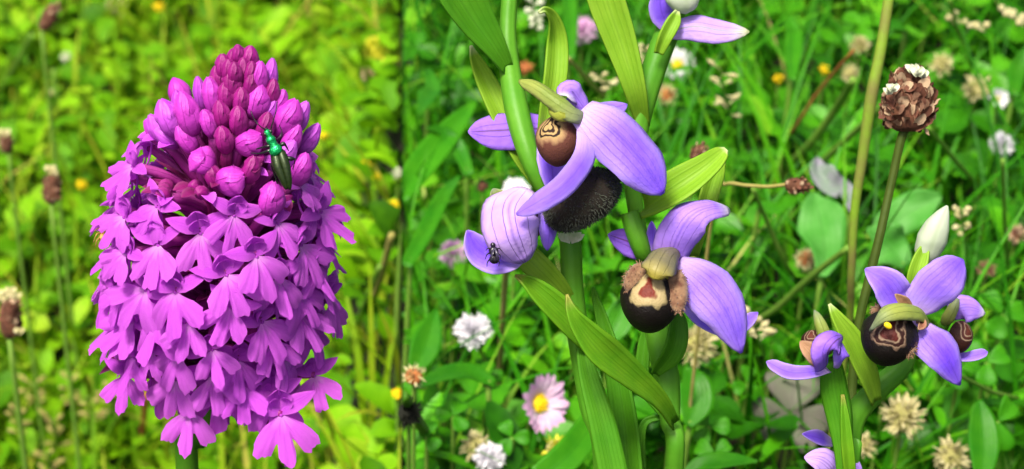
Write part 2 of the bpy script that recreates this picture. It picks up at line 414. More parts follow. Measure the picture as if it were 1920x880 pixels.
def grass_geo(x, y, side, hmin, hmax, wmin, wmax, bend=(.2, .9), K=6):
    n = len(x)
    L = rng.uniform(hmin, hmax, n) * rng.uniform(.7, 1.0, n); W = rng.uniform(wmin, wmax, n)
    a = rng.uniform(0, 2 * np.pi, n); b = rng.uniform(bend[0], bend[1], n); lean0 = rng.uniform(0, .35, n)
    t = np.linspace(0, 1, K + 1)
    ang = lean0[:, None] + b[:, None] * t[None, :] * 1.6
    seg = L[:, None] / K
    hor = np.concatenate([np.zeros((n, 1)), np.cumsum(np.sin(ang[:, :-1]) * seg, 1)], 1)
    ver = np.concatenate([np.zeros((n, 1)), np.cumsum(np.cos(ang[:, :-1]) * seg, 1)], 1)
    cx = x[:, None] + hor * np.cos(a)[:, None]; cy = y[:, None] + hor * np.sin(a)[:, None]
    cz = ground_z(x, y)[:, None] - .002 + ver
    wd = W[:, None] * np.interp(t, [0, .3, .7, 1], [.8, 1, .7, .05])[None, :] / 2
    tw = a + np.pi / 2 + rng.uniform(-.5, .5, n)
    sx = np.cos(tw)[:, None] * wd; sy = np.sin(tw)[:, None] * wd
    mid = np.stack([cx, cy, cz - wd * .5], -1)
    V = np.stack([np.stack([cx - sx, cy - sy, cz], -1), mid, np.stack([cx + sx, cy + sy, cz], -1)], 2)
    if side: V[..., 0] = side * np.maximum(np.abs(V[..., 0]), 2e-4)
    idx = np.arange(n * (K + 1) * 3).reshape(n, K + 1, 3)
    F = np.stack([np.stack([idx[:, :-1, j], idx[:, :-1, j + 1], idx[:, 1:, j + 1], idx[:, 1:, j]], -1) for j in (0, 1)], 2).reshape(-1, 4)
    return V.reshape(-1, 3), F, (K + 1) * 3

def patchy(x, y, s=0):
    return .5 + .25 * np.sin(x * 43 + 1.3 + s) * np.sin(y * 37 + s) + .25 * np.sin(x * 91 + y * 67 + 2 * s)

def scatter(n, x0, x1, y0, y1, keep=None):
    x = rng.uniform(x0, x1, n); y = rng.uniform(y0, y1, n)
    if keep is not None:
        k = rng.uniform(0, 1, n) < keep(x, y); x, y = x[k], y[k]
    return x, y

def leaflets_geo(x, y, z, side, smin, smax, asp=(.5, .8), tilt=(.1, 1.0), notch=.0):
    """scattered small leaves, each a folded six-quad blade"""
    n = len(x)
    L = rng.uniform(smin, smax, n); W = L * rng.uniform(asp[0], asp[1], n)
    a = rng.uniform(0, 2 * np.pi, n); el = rng.uniform(tilt[0], tilt[1], n) * np.where(rng.uniform(0, 1, n) < .3, -1, 1)
    dx = np.stack([np.cos(a) * np.cos(el), np.sin(a) * np.cos(el), np.sin(el)], -1)
    sx = np.stack([-np.sin(a), np.cos(a), rng.uniform(-.4, .4, n)], -1); sx /= np.linalg.norm(sx, axis=1, keepdims=True)
    nr = np.cross(dx, sx)
    u = np.array([0, .25, .55, .85, 1.0]); ww = np.array([.12, .7, 1.0, .75, .2])
    droop = -.25 * u ** 2
    c0 = np.stack([x, y, z], -1)
    V = np.zeros((n, 5, 3, 3))
    for i in range(5):
        c = c0 + dx * (u[i] * L)[:, None] + nr * (droop[i] * L)[:, None]
        for j, v in enumerate((-1, 0, 1)):
            V[:, i, j] = c + sx * (v * ww[i] * W / 2)[:, None] + nr * (.18 * abs(v) * ww[i] * W)[:, None]
    if side: V[..., 0] = side * np.maximum(np.abs(V[..., 0]), 2e-4)
    idx = np.arange(n * 15).reshape(n, 5, 3)
    F = np.stack([np.stack([idx[:, :-1, j], idx[:, :-1, j + 1], idx[:, 1:, j + 1], idx[:, 1:, j]], -1) for j in (0, 1)], 2).reshape(-1, 4)
    return V.reshape(-1, 3), F, 15

def trifoliate_geo(n, x, y, z, side, smin, smax):
    """clover canopy: three round leaflets round one point, nearly level"""
    Vs, k = [], 0
    L = rng.uniform(smin, smax, n); a0 = rng.uniform(0, 6.283, n)
    tl = rng.uniform(-.5, .5, (n, 2))
    for q in range(3):
        a = a0 + q * 2.094 + rng.uniform(-.2, .2, n)
        dx = np.stack([np.cos(a), np.sin(a), tl[:, 0] * np.cos(a) + tl[:, 1] * np.sin(a) + rng.uniform(-.1, .25, n)], -1)
        dx /= np.linalg.norm(dx, axis=1, keepdims=True)
        sx = np.stack([-np.sin(a), np.cos(a), -tl[:, 0] * np.sin(a) + tl[:, 1] * np.cos(a)], -1); sx /= np.linalg.norm(sx, axis=1, keepdims=True)
        nr = np.cross(dx, sx)
        c0 = np.stack([x, y, z], -1)
        u = np.array([.02, .2, .45, .72, .9, 1.0]); ww = np.array([.08, .5, .88, 1.0, .85, .45])
        V = np.zeros((n, 6, 5, 3))
        for i in range(6):
            for j, v in enumerate((-1, -.5, 0, .5, 1)):
                uu = u[i] - (.07 if (i == 5 and v == 0) else 0) - (.05 if i == 5 and abs(v) == 1 else 0)
                V[:, i, j] = c0 + dx * (uu * L)[:, None] + sx * (v * ww[i] * L * .46)[:, None] + nr * ((-.12 * uu ** 2 + .14 * abs(v) * ww[i]) * L)[:, None]
        Vs.append(V)
    V = np.stack(Vs, 1)
    if side: V[..., 0] = side * np.maximum(np.abs(V[..., 0]), 2e-4)
    idx = np.arange(n * 3 * 30).reshape(n * 3, 6, 5)
    F = np.stack([np.stack([idx[:, :-1, j], idx[:, :-1, j + 1], idx[:, 1:, j + 1], idx[:, 1:, j]], -1) for j in range(4)], 2).reshape(-1, 4)
    return V.reshape(-1, 3), F, 90

def make_turf():
    # left: short yellow-green turf of the hollow
    dens = lambda x, y: .25 + .75 * patchy(x, y, 0)
    x, y = scatter(6500, -.34, 0, .36, 1.25)
    V, F, k = grass_geo(x, y, -1, .025, .085, .0010, .0026)
    t = np.clip(.5 * patchy(x, y, 2) + rng.uniform(-.1, .6, len(x)), 0, 1)
    stuff_obj('short_turf_grass', V, F, np.repeat(t, k), M['turf_l'], 'short yellow green grass filling the hollow behind the magenta orchid', 'grass')
    x, y = scatter(20000, -.34, 0, .36, 1.25, dens)
    z = ground_z(x, y) + rng.uniform(.002, .045, len(x)) * (.4 + .6 * patchy(x, y, 5))
    V, F, k = leaflets_geo(x, y, z, -1, .006, .016, (.45, .85))
    t = np.clip(.4 * patchy(x, y, 3) + rng.uniform(-.05, .65, len(x)), 0, 1)
    stuff_obj('low_herb_leaves', V, F, np.repeat(t, k), M['herb_l'], 'small yellow green herb leaves in the turf behind the magenta orchid', 'herbs')
    # right: lush green clover sward
    x, y = scatter(8000, 0, .36, .34, 1.1)
    V, F, k = grass_geo(x, y, 1, .04, .12, .0006, .0019, (.3, 1.1))
    t = np.clip(rng.beta(1.6, 2.2, len(x)) + .02, 0, 1)
    stuff_obj('sward_grass', V, F, np.repeat(t, k), M['turf_r'], 'fine green grass blades growing through the clover behind the bee orchids', 'grass')
    holes = lambda x, y: np.clip((patchy(x, y, 1) - .4) * 4, .04, 1)
    x, y = scatter(4200, 0, .36, .34, 1.1, holes)
    z = ground_z(x, y) + rng.uniform(.008, .06, len(x)) * (.5 + .5 * patchy(x, y, 4))
    V, F, k = trifoliate_geo(len(x), x, y, z, 1, .005, .0115)
    t = np.clip(.35 * patchy(x, y, 6) + rng.uniform(0, .65, len(x)), 0, 1)
    stuff_obj('clover_carpet', V, F, np.repeat(t, k), M['herb_r'], 'dense green clover carpet covering the ground below the bee orchids', 'clover')
    x, y = scatter(8500, 0, .36, .34, 1.1, holes)
    z = ground_z(x, y) + rng.uniform(.004, .045, len(x))
    V, F, k = leaflets_geo(x, y, z, 1, .005, .018, (.2, .6), (.1, 1.3))
    t = rng.uniform(0, .9, len(x))
    stuff_obj('sward_herb_leaves', V, F, np.repeat(t, k), M['herb_r'], 'narrow green herb leaves mixed into the clover behind the bee orchids', 'herbs')
    # the meadow goes on around the spot
    n = 26000
    x = rng.uniform(-1.6, 1.6, n); y = rng.uniform(-.6, 2.6, n)
    k0 = ~((np.abs(x) < .35) & (y > -.1) & (y < 1.15)); x, y = x[k0], y[k0]
    V, F, k = grass_geo(x, y, 0, .04, .12, .002, .005)
    stuff_obj('meadow_grass', V, F, np.repeat(rng.uniform(0, .9, len(x)), k), M['turf_r'], 'loose meadow grass carrying on beyond the flowers', 'grass')
make_turf()

# ------------------------------------------------------------------ pyramidal orchid
U0 = D / FPX                       # one photograph pixel at the flowers, metres
def frame(face, up, loc, s=1.0):
    """local X across, Y out of the flower's face, Z up"""
    y = nz(face); z = nz(np.asarray(up) - np.dot(up, y) * y); x = np.cross(y, z)
    m = Matrix.Identity(4)
    for i in range(3):
        m[i][0], m[i][1], m[i][2], m[i][3] = x[i] * s, y[i] * s, z[i] * s, loc[i]
    return m

def lip_mesh(seed):
    r = random.Random(seed); na, nr = 34, 7
    spread = r.uniform(.95, 1.1); mid_l = r.uniform(.95, 1.08)
    key = [(-74, .42), (-68, .72), (-60, .9), (-50, .98), (-38, .96), (-29, .86), (-23, .56), (-19, .54), (-15, .86), (-9, .99), (0, 1.02),
           (9, .99), (15, .86), (19, .54), (23, .56), (29, .86), (38, .96), (50, .98), (60, .9), (68, .72), (74, .42)]
    V, UV = [], []
    bends = [r.uniform(-.4, .25), r.uniform(-.15, .4), r.uniform(-.4, .25)]; rf = r.uniform(.02, .05); rp = r.uniform(0, 6); gap = r.uniform(-3, 3)
    for i in range(na + 1):
        a = -74 + 148 * i / na
        R = np.interp(a + gap, [q[0] for q in key], [q[1] for q in key]) * (mid_l if abs(a) < 20 else 1) * (1 + .05 * math.sin(a * .23 + seed) + .025 * math.sin(a * .7 + seed))
        an = R_(a * spread * .86)
        side = -1 if a < -20 else (1 if a > 20 else 0)
        for j in range(nr + 1):
            t = j / nr; rr = .06 + (R - .06) * t
            lob = bends[side + 1]
            y = .10 * math.sin(t * 2.4) + lob * rr * rr * (.9 if side else .7) - .08 * (abs(a) / 74) ** 2 * rr
            y += .035 * math.cos((abs(a) - 44) * .09) * rr * (1 if abs(a) > 20 else 0)
            y += rf * t * t * math.sin(a * .17 + rp) + .02 * t * math.sin(a * .41 + rp)
            V.append((math.sin(an) * rr * .93, y, -math.cos(an) * rr)); UV.append((t, i / na))
    n = nr + 1
    F = [(i * n + j, (i + 1) * n + j, (i + 1) * n + j + 1, i * n + j + 1) for i in range(na) for j in range(nr)]
    return mesh_data('lip', V, F, UV)
def unit_ribbon(pts, width, shape, n3, cup, nu=8, nv=4, name='sepal'):
    V, F, UV = ribbon([np.array(p, float) for p in pts], nh=n3, nu=nu, nv=nv, cup=cup, shape=shape, width=width)
    return mesh_data(name, V, F, UV)

def pyramidal_orchid():
    A0 = P(398, 742, 17); ax = nz(ZUP + .085 * RT); L = 745 * U0
    foot = A0 + np.array([-.006, .004, 0]); foot[2] = float(ground_z(foot[0], foot[1]))
    t = thing('pyramidal_orchid', foot, 'tall magenta orchid spike densely packed with three lobed flowers on a green stalk', 'orchid')
    axis = lambda s: A0 + ax * (s * L)
    knee = P(352, 900, 22)
    part('stalk', tube([(foot - np.array([0, 0, .004]), 46 * U0), (knee * .4 + foot * .6, 46 * U0), (knee, 46 * U0), (P(366, 830, 19), 44 * U0), (axis(.02), 40 * U0), (axis(.15), 38 * U0)], 14, 30), M['stem'], t)
    part('rachis', tube([(axis(.05), 40 * U0), (axis(.4), 46 * U0), (axis(.66), 96 * U0), (axis(.82), 74 * U0), (axis(.93), 44 * U0), (axis(1.0), 14 * U0)], 14, 24), M['rachis'], t)
    rad = lambda s: np.interp(s, [0, .08, .14, .22, .32, .42, .55, .65, .76, .85, 1], [40, 76, 136, 188, 210, 210, 195, 171, 144, 90, 30]) * U0
    lips = [lip_mesh(i) for i in range(12)]
    for m in lips: m.materials.append(M['lip'])
    sepL = unit_ribbon([(0, -.02, .05), (-.28, .1, .2), (-.72, .0, .36)], .40, OVATE, (.2, 1, .4), -.15)
    sepR = unit_ribbon([(0, -.02, .05), (.28, .1, .2), (.72, .0, .36)], .40, OVATE, (-.2, 1, .4), -.15)
    hood = unit_ribbon([(0, -.1, .04), (0, -.02, .28), (0, .16, .46), (0, .32, .46)], .52, OVATE, (0, 1, -.3), .3, name='hood')
    petL = unit_ribbon([(-.06, -.04, .04), (-.16, .12, .24), (-.1, .3, .3)], .3, OVATE, (.5, .8, -.2), .15, name='petal')
    petR = unit_ribbon([(.06, -.04, .04), (.16, .12, .24), (.1, .3, .3)], .3, OVATE, (-.5, .8, -.2), .15, name='petal')
    V, F, UV = tube([(np.array(p, float), .07) for p in [(0, .03, -.02), (0, -.2, -.15), (0, -.5, -.55), (.03, -.6, -1.0)]], 6, 8, nh=(1, 0, 0))
    spur = mesh_data('spur', V, F, UV)
    for m in (sepL, sepR, hood, petL, petR, spur): m.materials.append(M['osep'])
    N = 110
    ss = np.linspace(.08, .78, 400); cw = np.cumsum(rad(ss) + 30 * U0); cw /= cw[-1]
    e1 = nz(np.cross(ax, FW)); e2 = np.cross(ax, e1)
    r = random.Random(3)
    for i in range(N):
        s = float(np.interp((i + .5) / N, cw, ss)) + r.uniform(-.008, .008)
        a = i * 2.39996 + r.uniform(-.1, .1)
        o = nz(e1 * math.cos(a) + e2 * math.sin(a))
        fr = -float(np.dot(o, FW))
        if s > .77 - .07 * max(fr, 0) ** .5: continue
        rr = rad(s) * r.uniform(.9, 1.06)
        up_t = np.interp(s, [0, .12, .3, .5, .76], [.0, .2, .34, .42, .5])
        face = nz(o * (1 - .2 * max(up_t, 0)) + ax * (up_t + .12) + r.uniform(-.3, .3) * np.cross(ax, o) + r.uniform(-.15, .15) * ax)
        upv = nz(ax + r.uniform(-.36, .36) * np.cross(ax, o))
        loc = axis(s) + o * rr + ax * (14 * U0)
        sc = r.uniform(66, 90) * U0 * np.interp(s, [0, .1, .55, .76], [1.0, 1.0, .97, .84])
        f = link('flower', lips[(i * 5) % 12], None, t)
        m = frame(face, upv, loc - foot, sc); f.matrix_basis = m
        for me, nm in ((sepL, 'sepal'), (sepR, 'sepal'), (hood, 'hood'), (petL, 'petal'), (petR, 'petal'), (spur, 'spur')):
            c = link(nm, me, None, f)
            c.rotation_euler = (r.uniform(-.15, .15), r.uniform(-.1, .1), r.uniform(-.15, .15))
        # twisted ovary carrying the flower from the rachis
        b = axis(max(s - .09, .0)) + o * 14 * U0
        part('ovary', tube([(b, 14 * U0), (b * .5 + loc * .5 + ax * 12 * U0, 22 * U0), (loc - face * 3 * U0, 17 * U0)], 7, 7), M['ovary'], t)
        if True:
            bt = axis(s) + o * rr * .8 + ax * 30 * U0
            part('bract', ribbon([b, b * .5 + bt * .5 + ax * 6 * U0, bt], nh=tuple(ax), nu=6, nv=2, shape=LANCE, width=24 * U0, cup=.1), M['rachis'], t)
    # the unopened buds at the tip (pixel centre, width, height, lean, towards viewer, tone)
    BU = [(420, 127, 33, 44, -8, 6, 0), (438, 116, 30, 42, 0, -6, 0), (467, 113, 34, 46, 6, -4, 1), (456, 137, 32, 48, 0, 16, 1), (435, 158, 38, 50, -8, 34, 1),
          (484, 148, 34, 56, 8, 24, 1), (505, 146, 28, 62, 10, 2, 2), (482, 191, 44, 56, 12, 44, 1), (411, 150, 32, 46, -14, 10, 0), (398, 182, 36, 64, -12, 42, 1),
          (376, 179, 26, 60, -10, 14, 2), (352, 214, 46, 74, -16, 62, 1), (318, 222, 48, 66, -26, 44, 2), (336, 205, 28, 60, -10, 14, 2), (538, 222, 52, 66, 26, 44, 1),
          (558, 223, 34, 62, 30, 24, 2), (500, 212, 34, 58, 28, 40, 2), (467, 266, 48, 44, 60, 92, 1), (379, 301, 52, 42, -62, 118, 1), (433, 337, 56, 44, 70, 140, 1),
          (508, 372, 48, 54, 10, 142, 1), (562, 318, 40, 56, 24, 96, 1), (530, 292, 40, 60, 40, 92, 2), (450, 168, 26, 40, 4, 6, 0), (300, 245, 34, 60, -34, 14, 2), (578, 262, 32, 60, 34, 12, 2),
          (452, 112, 26, 40, 0, -20, 0), (430, 135, 30, 40, -4, 24, 0), (470, 160, 30, 44, 4, 34, 0)]
    BU += [(404, 168, 30, 46, -16, 22, 0), (424, 182, 32, 46, -8, 48, 0), (452, 190, 32, 44, 2, 56, 0), (508, 176, 30, 48, 12, 30, 0), (440, 140, 28, 40, -2, 34, 0), (470, 140, 28, 42, 6, 24, 0), (416, 215, 32, 46, -14, 72, 0), (446, 226, 34, 46, 0, 84, 0),
           (496, 238, 32, 48, 16, 76, 0), (392, 232, 32, 48, -22, 70, 1), (446, 106, 24, 38, 0, 0, 0), (522, 196, 30, 50, 22, 28, 1), (420, 262, 34, 44, -14, 104, 0), (400, 330, 34, 44, -30, 132, 0), (470, 318, 34, 44, 16, 128, 0), (350, 262, 34, 52, -34, 78, 1), (545, 262, 34, 54, 30, 66, 1)]
    for (bx, by, wd, ht, lean, q, tone) in BU:
        wd *= .9
        if by < 165 and tone == 1 and bx < 475: tone = 0
        s = (742 - by) / 632.0; add = 17 - 31.6 * s - q * .08
        ht *= 1.12; la = R_(lean); ux, uy = math.sin(la), math.cos(la)
        b0 = P(bx - ux * ht / 2, by + uy * ht / 2, add + 1.4); b1 = P(bx + ux * ht / 2, by - uy * ht / 2, add - 1.0)
        part('bud', tube([b0, (b0 + b1) / 2 + ux * RT * 3 * U0 - FW * 2 * U0, b1], 14, 12, flat=.95, rib=.13, nrib=3, shape=BUD, width=wd * 1.14 * U0), M[('bud_dk', 'bud', 'bud_lt')[tone]], t)
        bd_ax = nz(b1 - b0); hn = nz(-FW * .8 + ZUP * .2); sd = nz(np.cross(bd_ax, hn)); W_ = wd * 1.14 * U0
        for q in (-1, 1):
            c0, c1 = b0 + sd * q * W_ * .1, b1 + sd * q * W_ * .06 + bd_ax * ht * .05 * U0
            cm = (b0 + b1) / 2 + sd * q * W_ * .27 - FW * W_ * (.40 if q > 0 else .43) - bd_ax * ht * .03 * U0
            cu = b0 * .2 + b1 * .8 + sd * q * W_ * .16 - FW * W_ * .24
            part('bud_sepal', ribbon([c0, cm, cu, c1], nh=tuple(nz(hn + sd * q * .55)), nu=10, nv=6, shape=[(0, .5), (.25, .9), (.5, 1), (.75, .8), (.92, .4), (1, .05)], width=W_ * .74, cup=-.2), M[('bud_dk', 'bud', 'bud_lt')[tone]], t)
        st = axis(min(max(s - .16 - .0006 * q, .25), .9)) + nz(b0 - axis(min(s, .95)))* 12 * U0
        mid = (st + b0) / 2 + ax * -4 * U0
        part('ovary', tube([(st, 16 * U0), (mid, 25 * U0), (b0 + (b1 - b0) * .06, 20 * U0)], 8, 8), M['ovary' if tone else 'rachis'], t)
        bt = b0 + nz(b0 - st) * 14 * U0 - ax * 12 * U0
        part('bract', ribbon([st - ax * 10 * U0, (st + bt) / 2 - ax * 12 * U0, bt], nh=tuple(nz(ax - .4 * FW)), nu=6, nv=2, shape=LANCE, width=26 * U0, cup=.15), M['rachis'], t)
    for i in range(22):      # nearly open buds filling the crown above the open flowers
        a = i * 2.39996 + .5; s = .66 + .13 * (i % 7) / 7
        o = nz(e1 * math.cos(a) + e2 * math.sin(a)); k = r.uniform(.55, .8); front = -float(np.dot(o, FW)) > .35
        b0 = axis(s) + o * rad(s) * k; b1 = b0 + nz(ax * r.uniform(.5, 1) + o) * r.uniform(50, 64) * (.62 if front else 1) * U0
        part('bud', tube([b0, (b0 + b1) / 2 + ax * 4 * U0, b1], 12, 10, rib=.1, shape=BUD, width=r.uniform(38, 48) * (.6 if front else 1) * U0), M['bud_dk' if front else ('bud', 'bud_lt', 'bud_lt')[i % 3]], t)
        part('ovary', tube([(axis(s - .12), 16 * U0), ((axis(s - .09) + b0) / 2, 24 * U0), (b0, 18 * U0)], 7, 6), M['ovary'], t)
        for sd in (-1, 1):
            e = b0 + nz(o + sd * .7 * np.cross(ax, o) + ax * .3) * 52 * U0
            part('bud_sepal', ribbon([b0, (b0 + e) / 2 + ax * 8 * U0, e], nh=tuple(ax), nu=6, nv=4, shape=OVATE, width=30 * U0, cup=.15), M['osep' if sd > 0 or not front else 'rachis'], t)
    for i in range(14):      # buds round the back of the tip
        a = i * 2.4; s = .74 + .24 * i / 14
        o = nz(e1 * math.cos(a) + e2 * math.sin(a))
        if np.dot(o, FW) < .1 or s > .9: continue
        b0 = axis(s) + o * rad(s) * .9; b1 = b0 + nz(ax + o * .6) * 58 * U0
        part('bud', tube([b0, (b0 + b1) / 2, b1], 12, 10, rib=.05, shape=BUD, width=44 * U0), M['bud'], t)
        part('ovary', tube([(axis(s - .1), 14 * U0), ((axis(s - .08) + b0) / 2, 18 * U0), (b0, 13 * U0)], 7, 6), M['ovary'], t)
    for (bx, by, tx, ty, wd, q, mt) in [(215, 678, 186, 702, 20, 30, 'rachis'), (500, 790, 492, 835, 26, 110, 'rachis')]:
        s = (742 - by) / 632.0; add = 17 - 31.6 * s - q * .08
        part('bract', ribbon([P(bx, by - 25, add + 2), P(bx, by, add), P(tx, ty, add - 1)], nu=8, nv=3, shape=LANCE, width=wd * U0, cup=.2), M[mt], t)
    for (bx, by, add, wd, ht) in [(355, 805, 2, 95, 80), (527, 820, -2, 62, 96), (512, 780, 0, 62, 80), (238, 735, 6, 66, 70), (455, 756, -2, 88, 72), (590, 735, 6, 60, 70)]:
        # the lowest flowers hang free below the spike
        loc = P(bx, by - ht * .45, add)
        f = link('flower', lips[(bx + by) % 12], None, t); f.matrix_basis = frame(nz(-FW + .15 * UP + .1 * RT * (bx - 400) / 200), nz(ZUP + .05 * RT * (bx - 400) / -100), loc - foot, ht * U0)
        for me, nm in ((sepL, 'sepal'), (sepR, 'sepal'), (hood, 'hood'), (petL, 'petal'), (petR, 'petal'), (spur, 'spur')): link(nm, me, None, f)
        part('ovary', tube([(axis(.03), 14 * U0), ((axis(.06) + loc) / 2, 17 * U0), (loc, 13 * U0)], 7, 7), M['ovary'], t)
    return t
pyramidal_orchid()

def seg(a, b, dd0, dd1, wd, shape=EGG, sides=12, n=10, flat=.8, rib=0.0, nrib=3, nh=(0, 0)):
    p, q = P(a[0], a[1], dd0), P(b[0], b[1], dd1)
    return tube([p, (p + q) / 2, q], sides, n, flat=flat, shape=shape, width=wd * ppx(p), rib=rib, nrib=nrib, nh=nh)
def wire(lst, sides=6, n=10, **k):
    return tube(px(lst), sides, n, **k)

def beetle():
    z = -19.5
    t = thing('flower_beetle', P(528, 320, z + 1), 'slender metallic green beetle clinging to the magenta buds of the orchid spike', 'beetle')
    hd = part('head', seg((498, 243), (507, 260), z - .4, z - .2, 15, flat=.8), M['beetle_g'], t)
    part('eye', seg((495, 249), (501, 256), z - .5, z - .5, 7), M['beetle_b'], hd); part('eye', seg((505, 244), (510, 250), z - .5, z - .5, 7), M['beetle_b'], hd)
    part('mouth', seg((497, 240), (501, 247), z, z, 9), M['beetle_b'], hd)
    part('pronotum', seg((504, 256), (517, 279), z - .5, z - .5, 20, shape=[(0, .5), (.1, .85), (.3, 1), (.55, .8), (.8, .85), (.95, .9), (1, .5)], flat=.85), M['beetle_g'], t)
    part('scutellum', seg((511, 274), (523, 290), z - .6, z - .6, 27, shape=[(0, .5), (.2, .9), (.6, 1), (.9, .7), (1, .2)], flat=.6), M['beetle_g'], t)
    part('abdomen', seg((516, 282), (542, 356), z + .5, z + .9, 26, flat=.7), M['beetle_b'], t)
    EL = [(0, .35), (.06, .85), (.2, 1), (.5, .86), (.8, .62), (.95, .4), (1, .12)]
    part('wing_case', ribbon([P(513, 284, z - .5), P(518, 310, z - 1.0), P(528, 335, z - .8), P(537, 356, z - .2)], nh=(-.25, 0), nu=14, nv=6, cup=-.28, shape=EL, width=18 * U0), M['beetle_e'], t, thick=.00012)
    part('wing_case', ribbon([P(526, 279, z - .5), P(535, 305, z - 1.0), P(541, 332, z - .8), P(544, 356, z - .2)], nh=(.25, 0), nu=14, nv=6, cup=-.28, shape=EL, width=16 * U0), M['beetle_e'], t, thick=.00012)
    LG = [[(512, 270, z, 5), (503, 274, z - .4, 7), (494, 276, z, 4), (480, 280, z + .8, 2.5)], [(514, 282, z, 6), (504, 283, z - .3, 7), (487, 288, z + .3, 3), (470, 287, z + 1, 2)],
          [(516, 305, z, 6), (511, 309, z, 9), (514, 325, z + .4, 4), (520, 345, z + .8, 2.5)], [(518, 264, z, 5), (526, 256, z - .4, 6), (528, 247, z, 3), (524, 235, z + .8, 2)],
          [(522, 276, z, 6), (531, 270, z - .4, 9), (536, 274, z, 4), (541, 283, z + .8, 2)], [(536, 296, z, 6), (546, 298, z, 9), (553, 300, z + .5, 3), (549, 318, z + 1, 2)]]
    for l in LG: part('leg', wire(l), M['beetle_b' if l[1][3] > 6 else 'beetle_leg'], t)
    part('antenna', wire([(507, 245, z - .3, 3), (512, 228, z - .8, 2.2), (517, 210, z - 1, 2), (520, 190, z - 1, 1.6)]), M['beetle_b'], t)
    part('antenna', wire([(499, 244, z - .3, 3), (489, 238, z - 1, 2.2), (478, 226, z - 1, 2), (470, 208, z - 1, 1.6)]), M['beetle_b'], t)
beetle()

def spider():
    z = 0
    t = thing('spider', P(190, 448, z), 'tiny straw coloured spider on the outer edge of the magenta orchid spike', 'spider')
    part('abdomen', seg((188, 438), (198, 456), z, z, 15), M['spider'], t)
    part('head', seg((189, 430), (192, 442), z, z, 9), M['rust'], t)
    for l in ([(189, 436), (181, 440), (175, 455)], [(190, 445), (182, 450), (179, 462)], [(191, 434), (185, 428), (177, 434)], [(193, 452), (188, 460), (187, 470)], [(194, 438), (199, 432), (204, 438)], [(196, 446), (202, 448), (206, 456)]):
        part('leg', wire([(l[0][0], l[0][1], z, 3), (l[1][0], l[1][1], z - .8, 2.6), (l[2][0], l[2][1], z, 1.8)]), M['spider'], t)
spider()

# ------------------------------------------------------------------ bee orchids
def sphere_mesh(name, fn=None, nu=24, nv=18):
    V, F = [], []
    for i in range(nv + 1):
        th = math.pi * i / nv
        for j in range(nu):
            a = 2 * math.pi * j / nu
            v = np.array([.5 * math.sin(th) * math.cos(a), .5 * math.sin(th) * math.sin(a), .5 * math.cos(th)])
            V.append(fn(v) if fn else v)
    F = [(i * nu + j, (i + 1) * nu + j, (i + 1) * nu + (j + 1) % nu, i * nu + (j + 1) % nu) for i in range(nv) for j in range(nu)]
    return mesh_data(name, V, F)
def lip_shape(v):
    x, y, z = v
    k = 1 + .12 * math.sin((z + .1) * 3) - .25 * max(z - .15, 0) * 2
    y = y * (1.05 if y > 0 else .6) - .35 * max(-z - .1, 0) ** 2 * 2
    y += .05 * math.exp(-(x / .2) ** 2) * (1 if y > 0 else 0)
    return np.array([x * k, y, z])
LIP = {}
def bee_lip(parent, c, dd, w_, h_, face, up, mat, name='lip'):
    me = LIP.get(mat)
    if me is None:
        me = sphere_mesh('lip', lip_shape, 32, 24); me.materials.append(M[mat]); LIP[mat] = me
    top = parent
    while top.parent is not None: top = top.parent
    p = P(c[0], c[1], dd)
    o = link(name, me, None, parent)
    m = frame(face, up, p - BASE[top.name], 1.0)
    o.matrix_basis = m @ Matrix.Diagonal((w_ * U0, w_ * .9 * U0, h_ * U0, 1))
    return o
def lobe(parent, a, b, dd0, dd1, wd, mat='lobe', fuzz=60, seed=0):
    g = seg(a, b, dd0, dd1, wd, flat=.75)
    o = part('side_lobe', g, M[mat], parent)
    part('hairs', fur_geo(g, fuzz * 3, 7 * U0, .9 * U0, seed), M['lobe'], parent)['kind'] = 'stuff'
    return o
def fur_geo(g, n, ln, wd, seed=0, sag=.3):
    r = np.random.default_rng(seed); V, F, UV = g
    F = [f for f in F if len(f) == 4]; cen = V.mean(0); out, fs, uv = [], [], []
    for i in range(n):
        f = F[r.integers(len(F))]; a, b = r.uniform(0, 1, 2)
        p = (V[f[0]] * (1 - a) + V[f[1]] * a) * (1 - b) + (V[f[3]] * (1 - a) + V[f[2]] * a) * b
        nn = nz(np.cross(V[f[1]] - V[f[0]], V[f[3]] - V[f[0]]))
        if np.dot(nn, p - cen) < 0: nn = -nn
        d = nz(nn + r.normal(0, .35, 3) - ZUP * sag); sd = nz(np.cross(d, FW + r.normal(0, .3, 3)))
        q = ln * r.uniform(.6, 1.3); k = len(out)
        out += [p - nn * wd - sd * wd, p - nn * wd + sd * wd, p + d * q * .6 + sd * wd * .6 - ZUP * q * .03, p + d * q * .6 - sd * wd * .6 - ZUP * q * .03, p + d * q - ZUP * q * .15]
        fs += [(k, k + 1, k + 2, k + 3), (k + 3, k + 2, k + 4)]; uv += [(0, 0), (0, 1), (.6, 1), (.6, 0), (1, .5)]
    return np.array(out), fs, np.array(uv)
def pet(parent, lst, wd, mat='sepal', shape=OVATE, nh=(0, 0), cup=.12, fold=0.0, name='sepal', nh2=None, thick=.00014, wave=0.035, nu=18, nv=8, ph=0.0):
    pts = [P(*q) for q in lst]
    return part(name, ribbon(pts, nh=nh, nu=nu, nv=nv, cup=cup, fold=fold, shape=shape, width=wd * .93 * U0, nh2=nh2, wave=wave, ph=ph), M[mat], parent, thick)
def leafpx(parent, lst, mat='bract', nh=(0, 0), cup=.1, fold=.18, name='bract', nh2=None, nu=24, nv=8):
    return part(name, ribbon([(p_, w_ * .88) for p_, w_ in px(lst)], nh=nh, nu=nu, nv=nv, cup=cup, fold=fold, nh2=nh2), M[mat], parent, .0003)
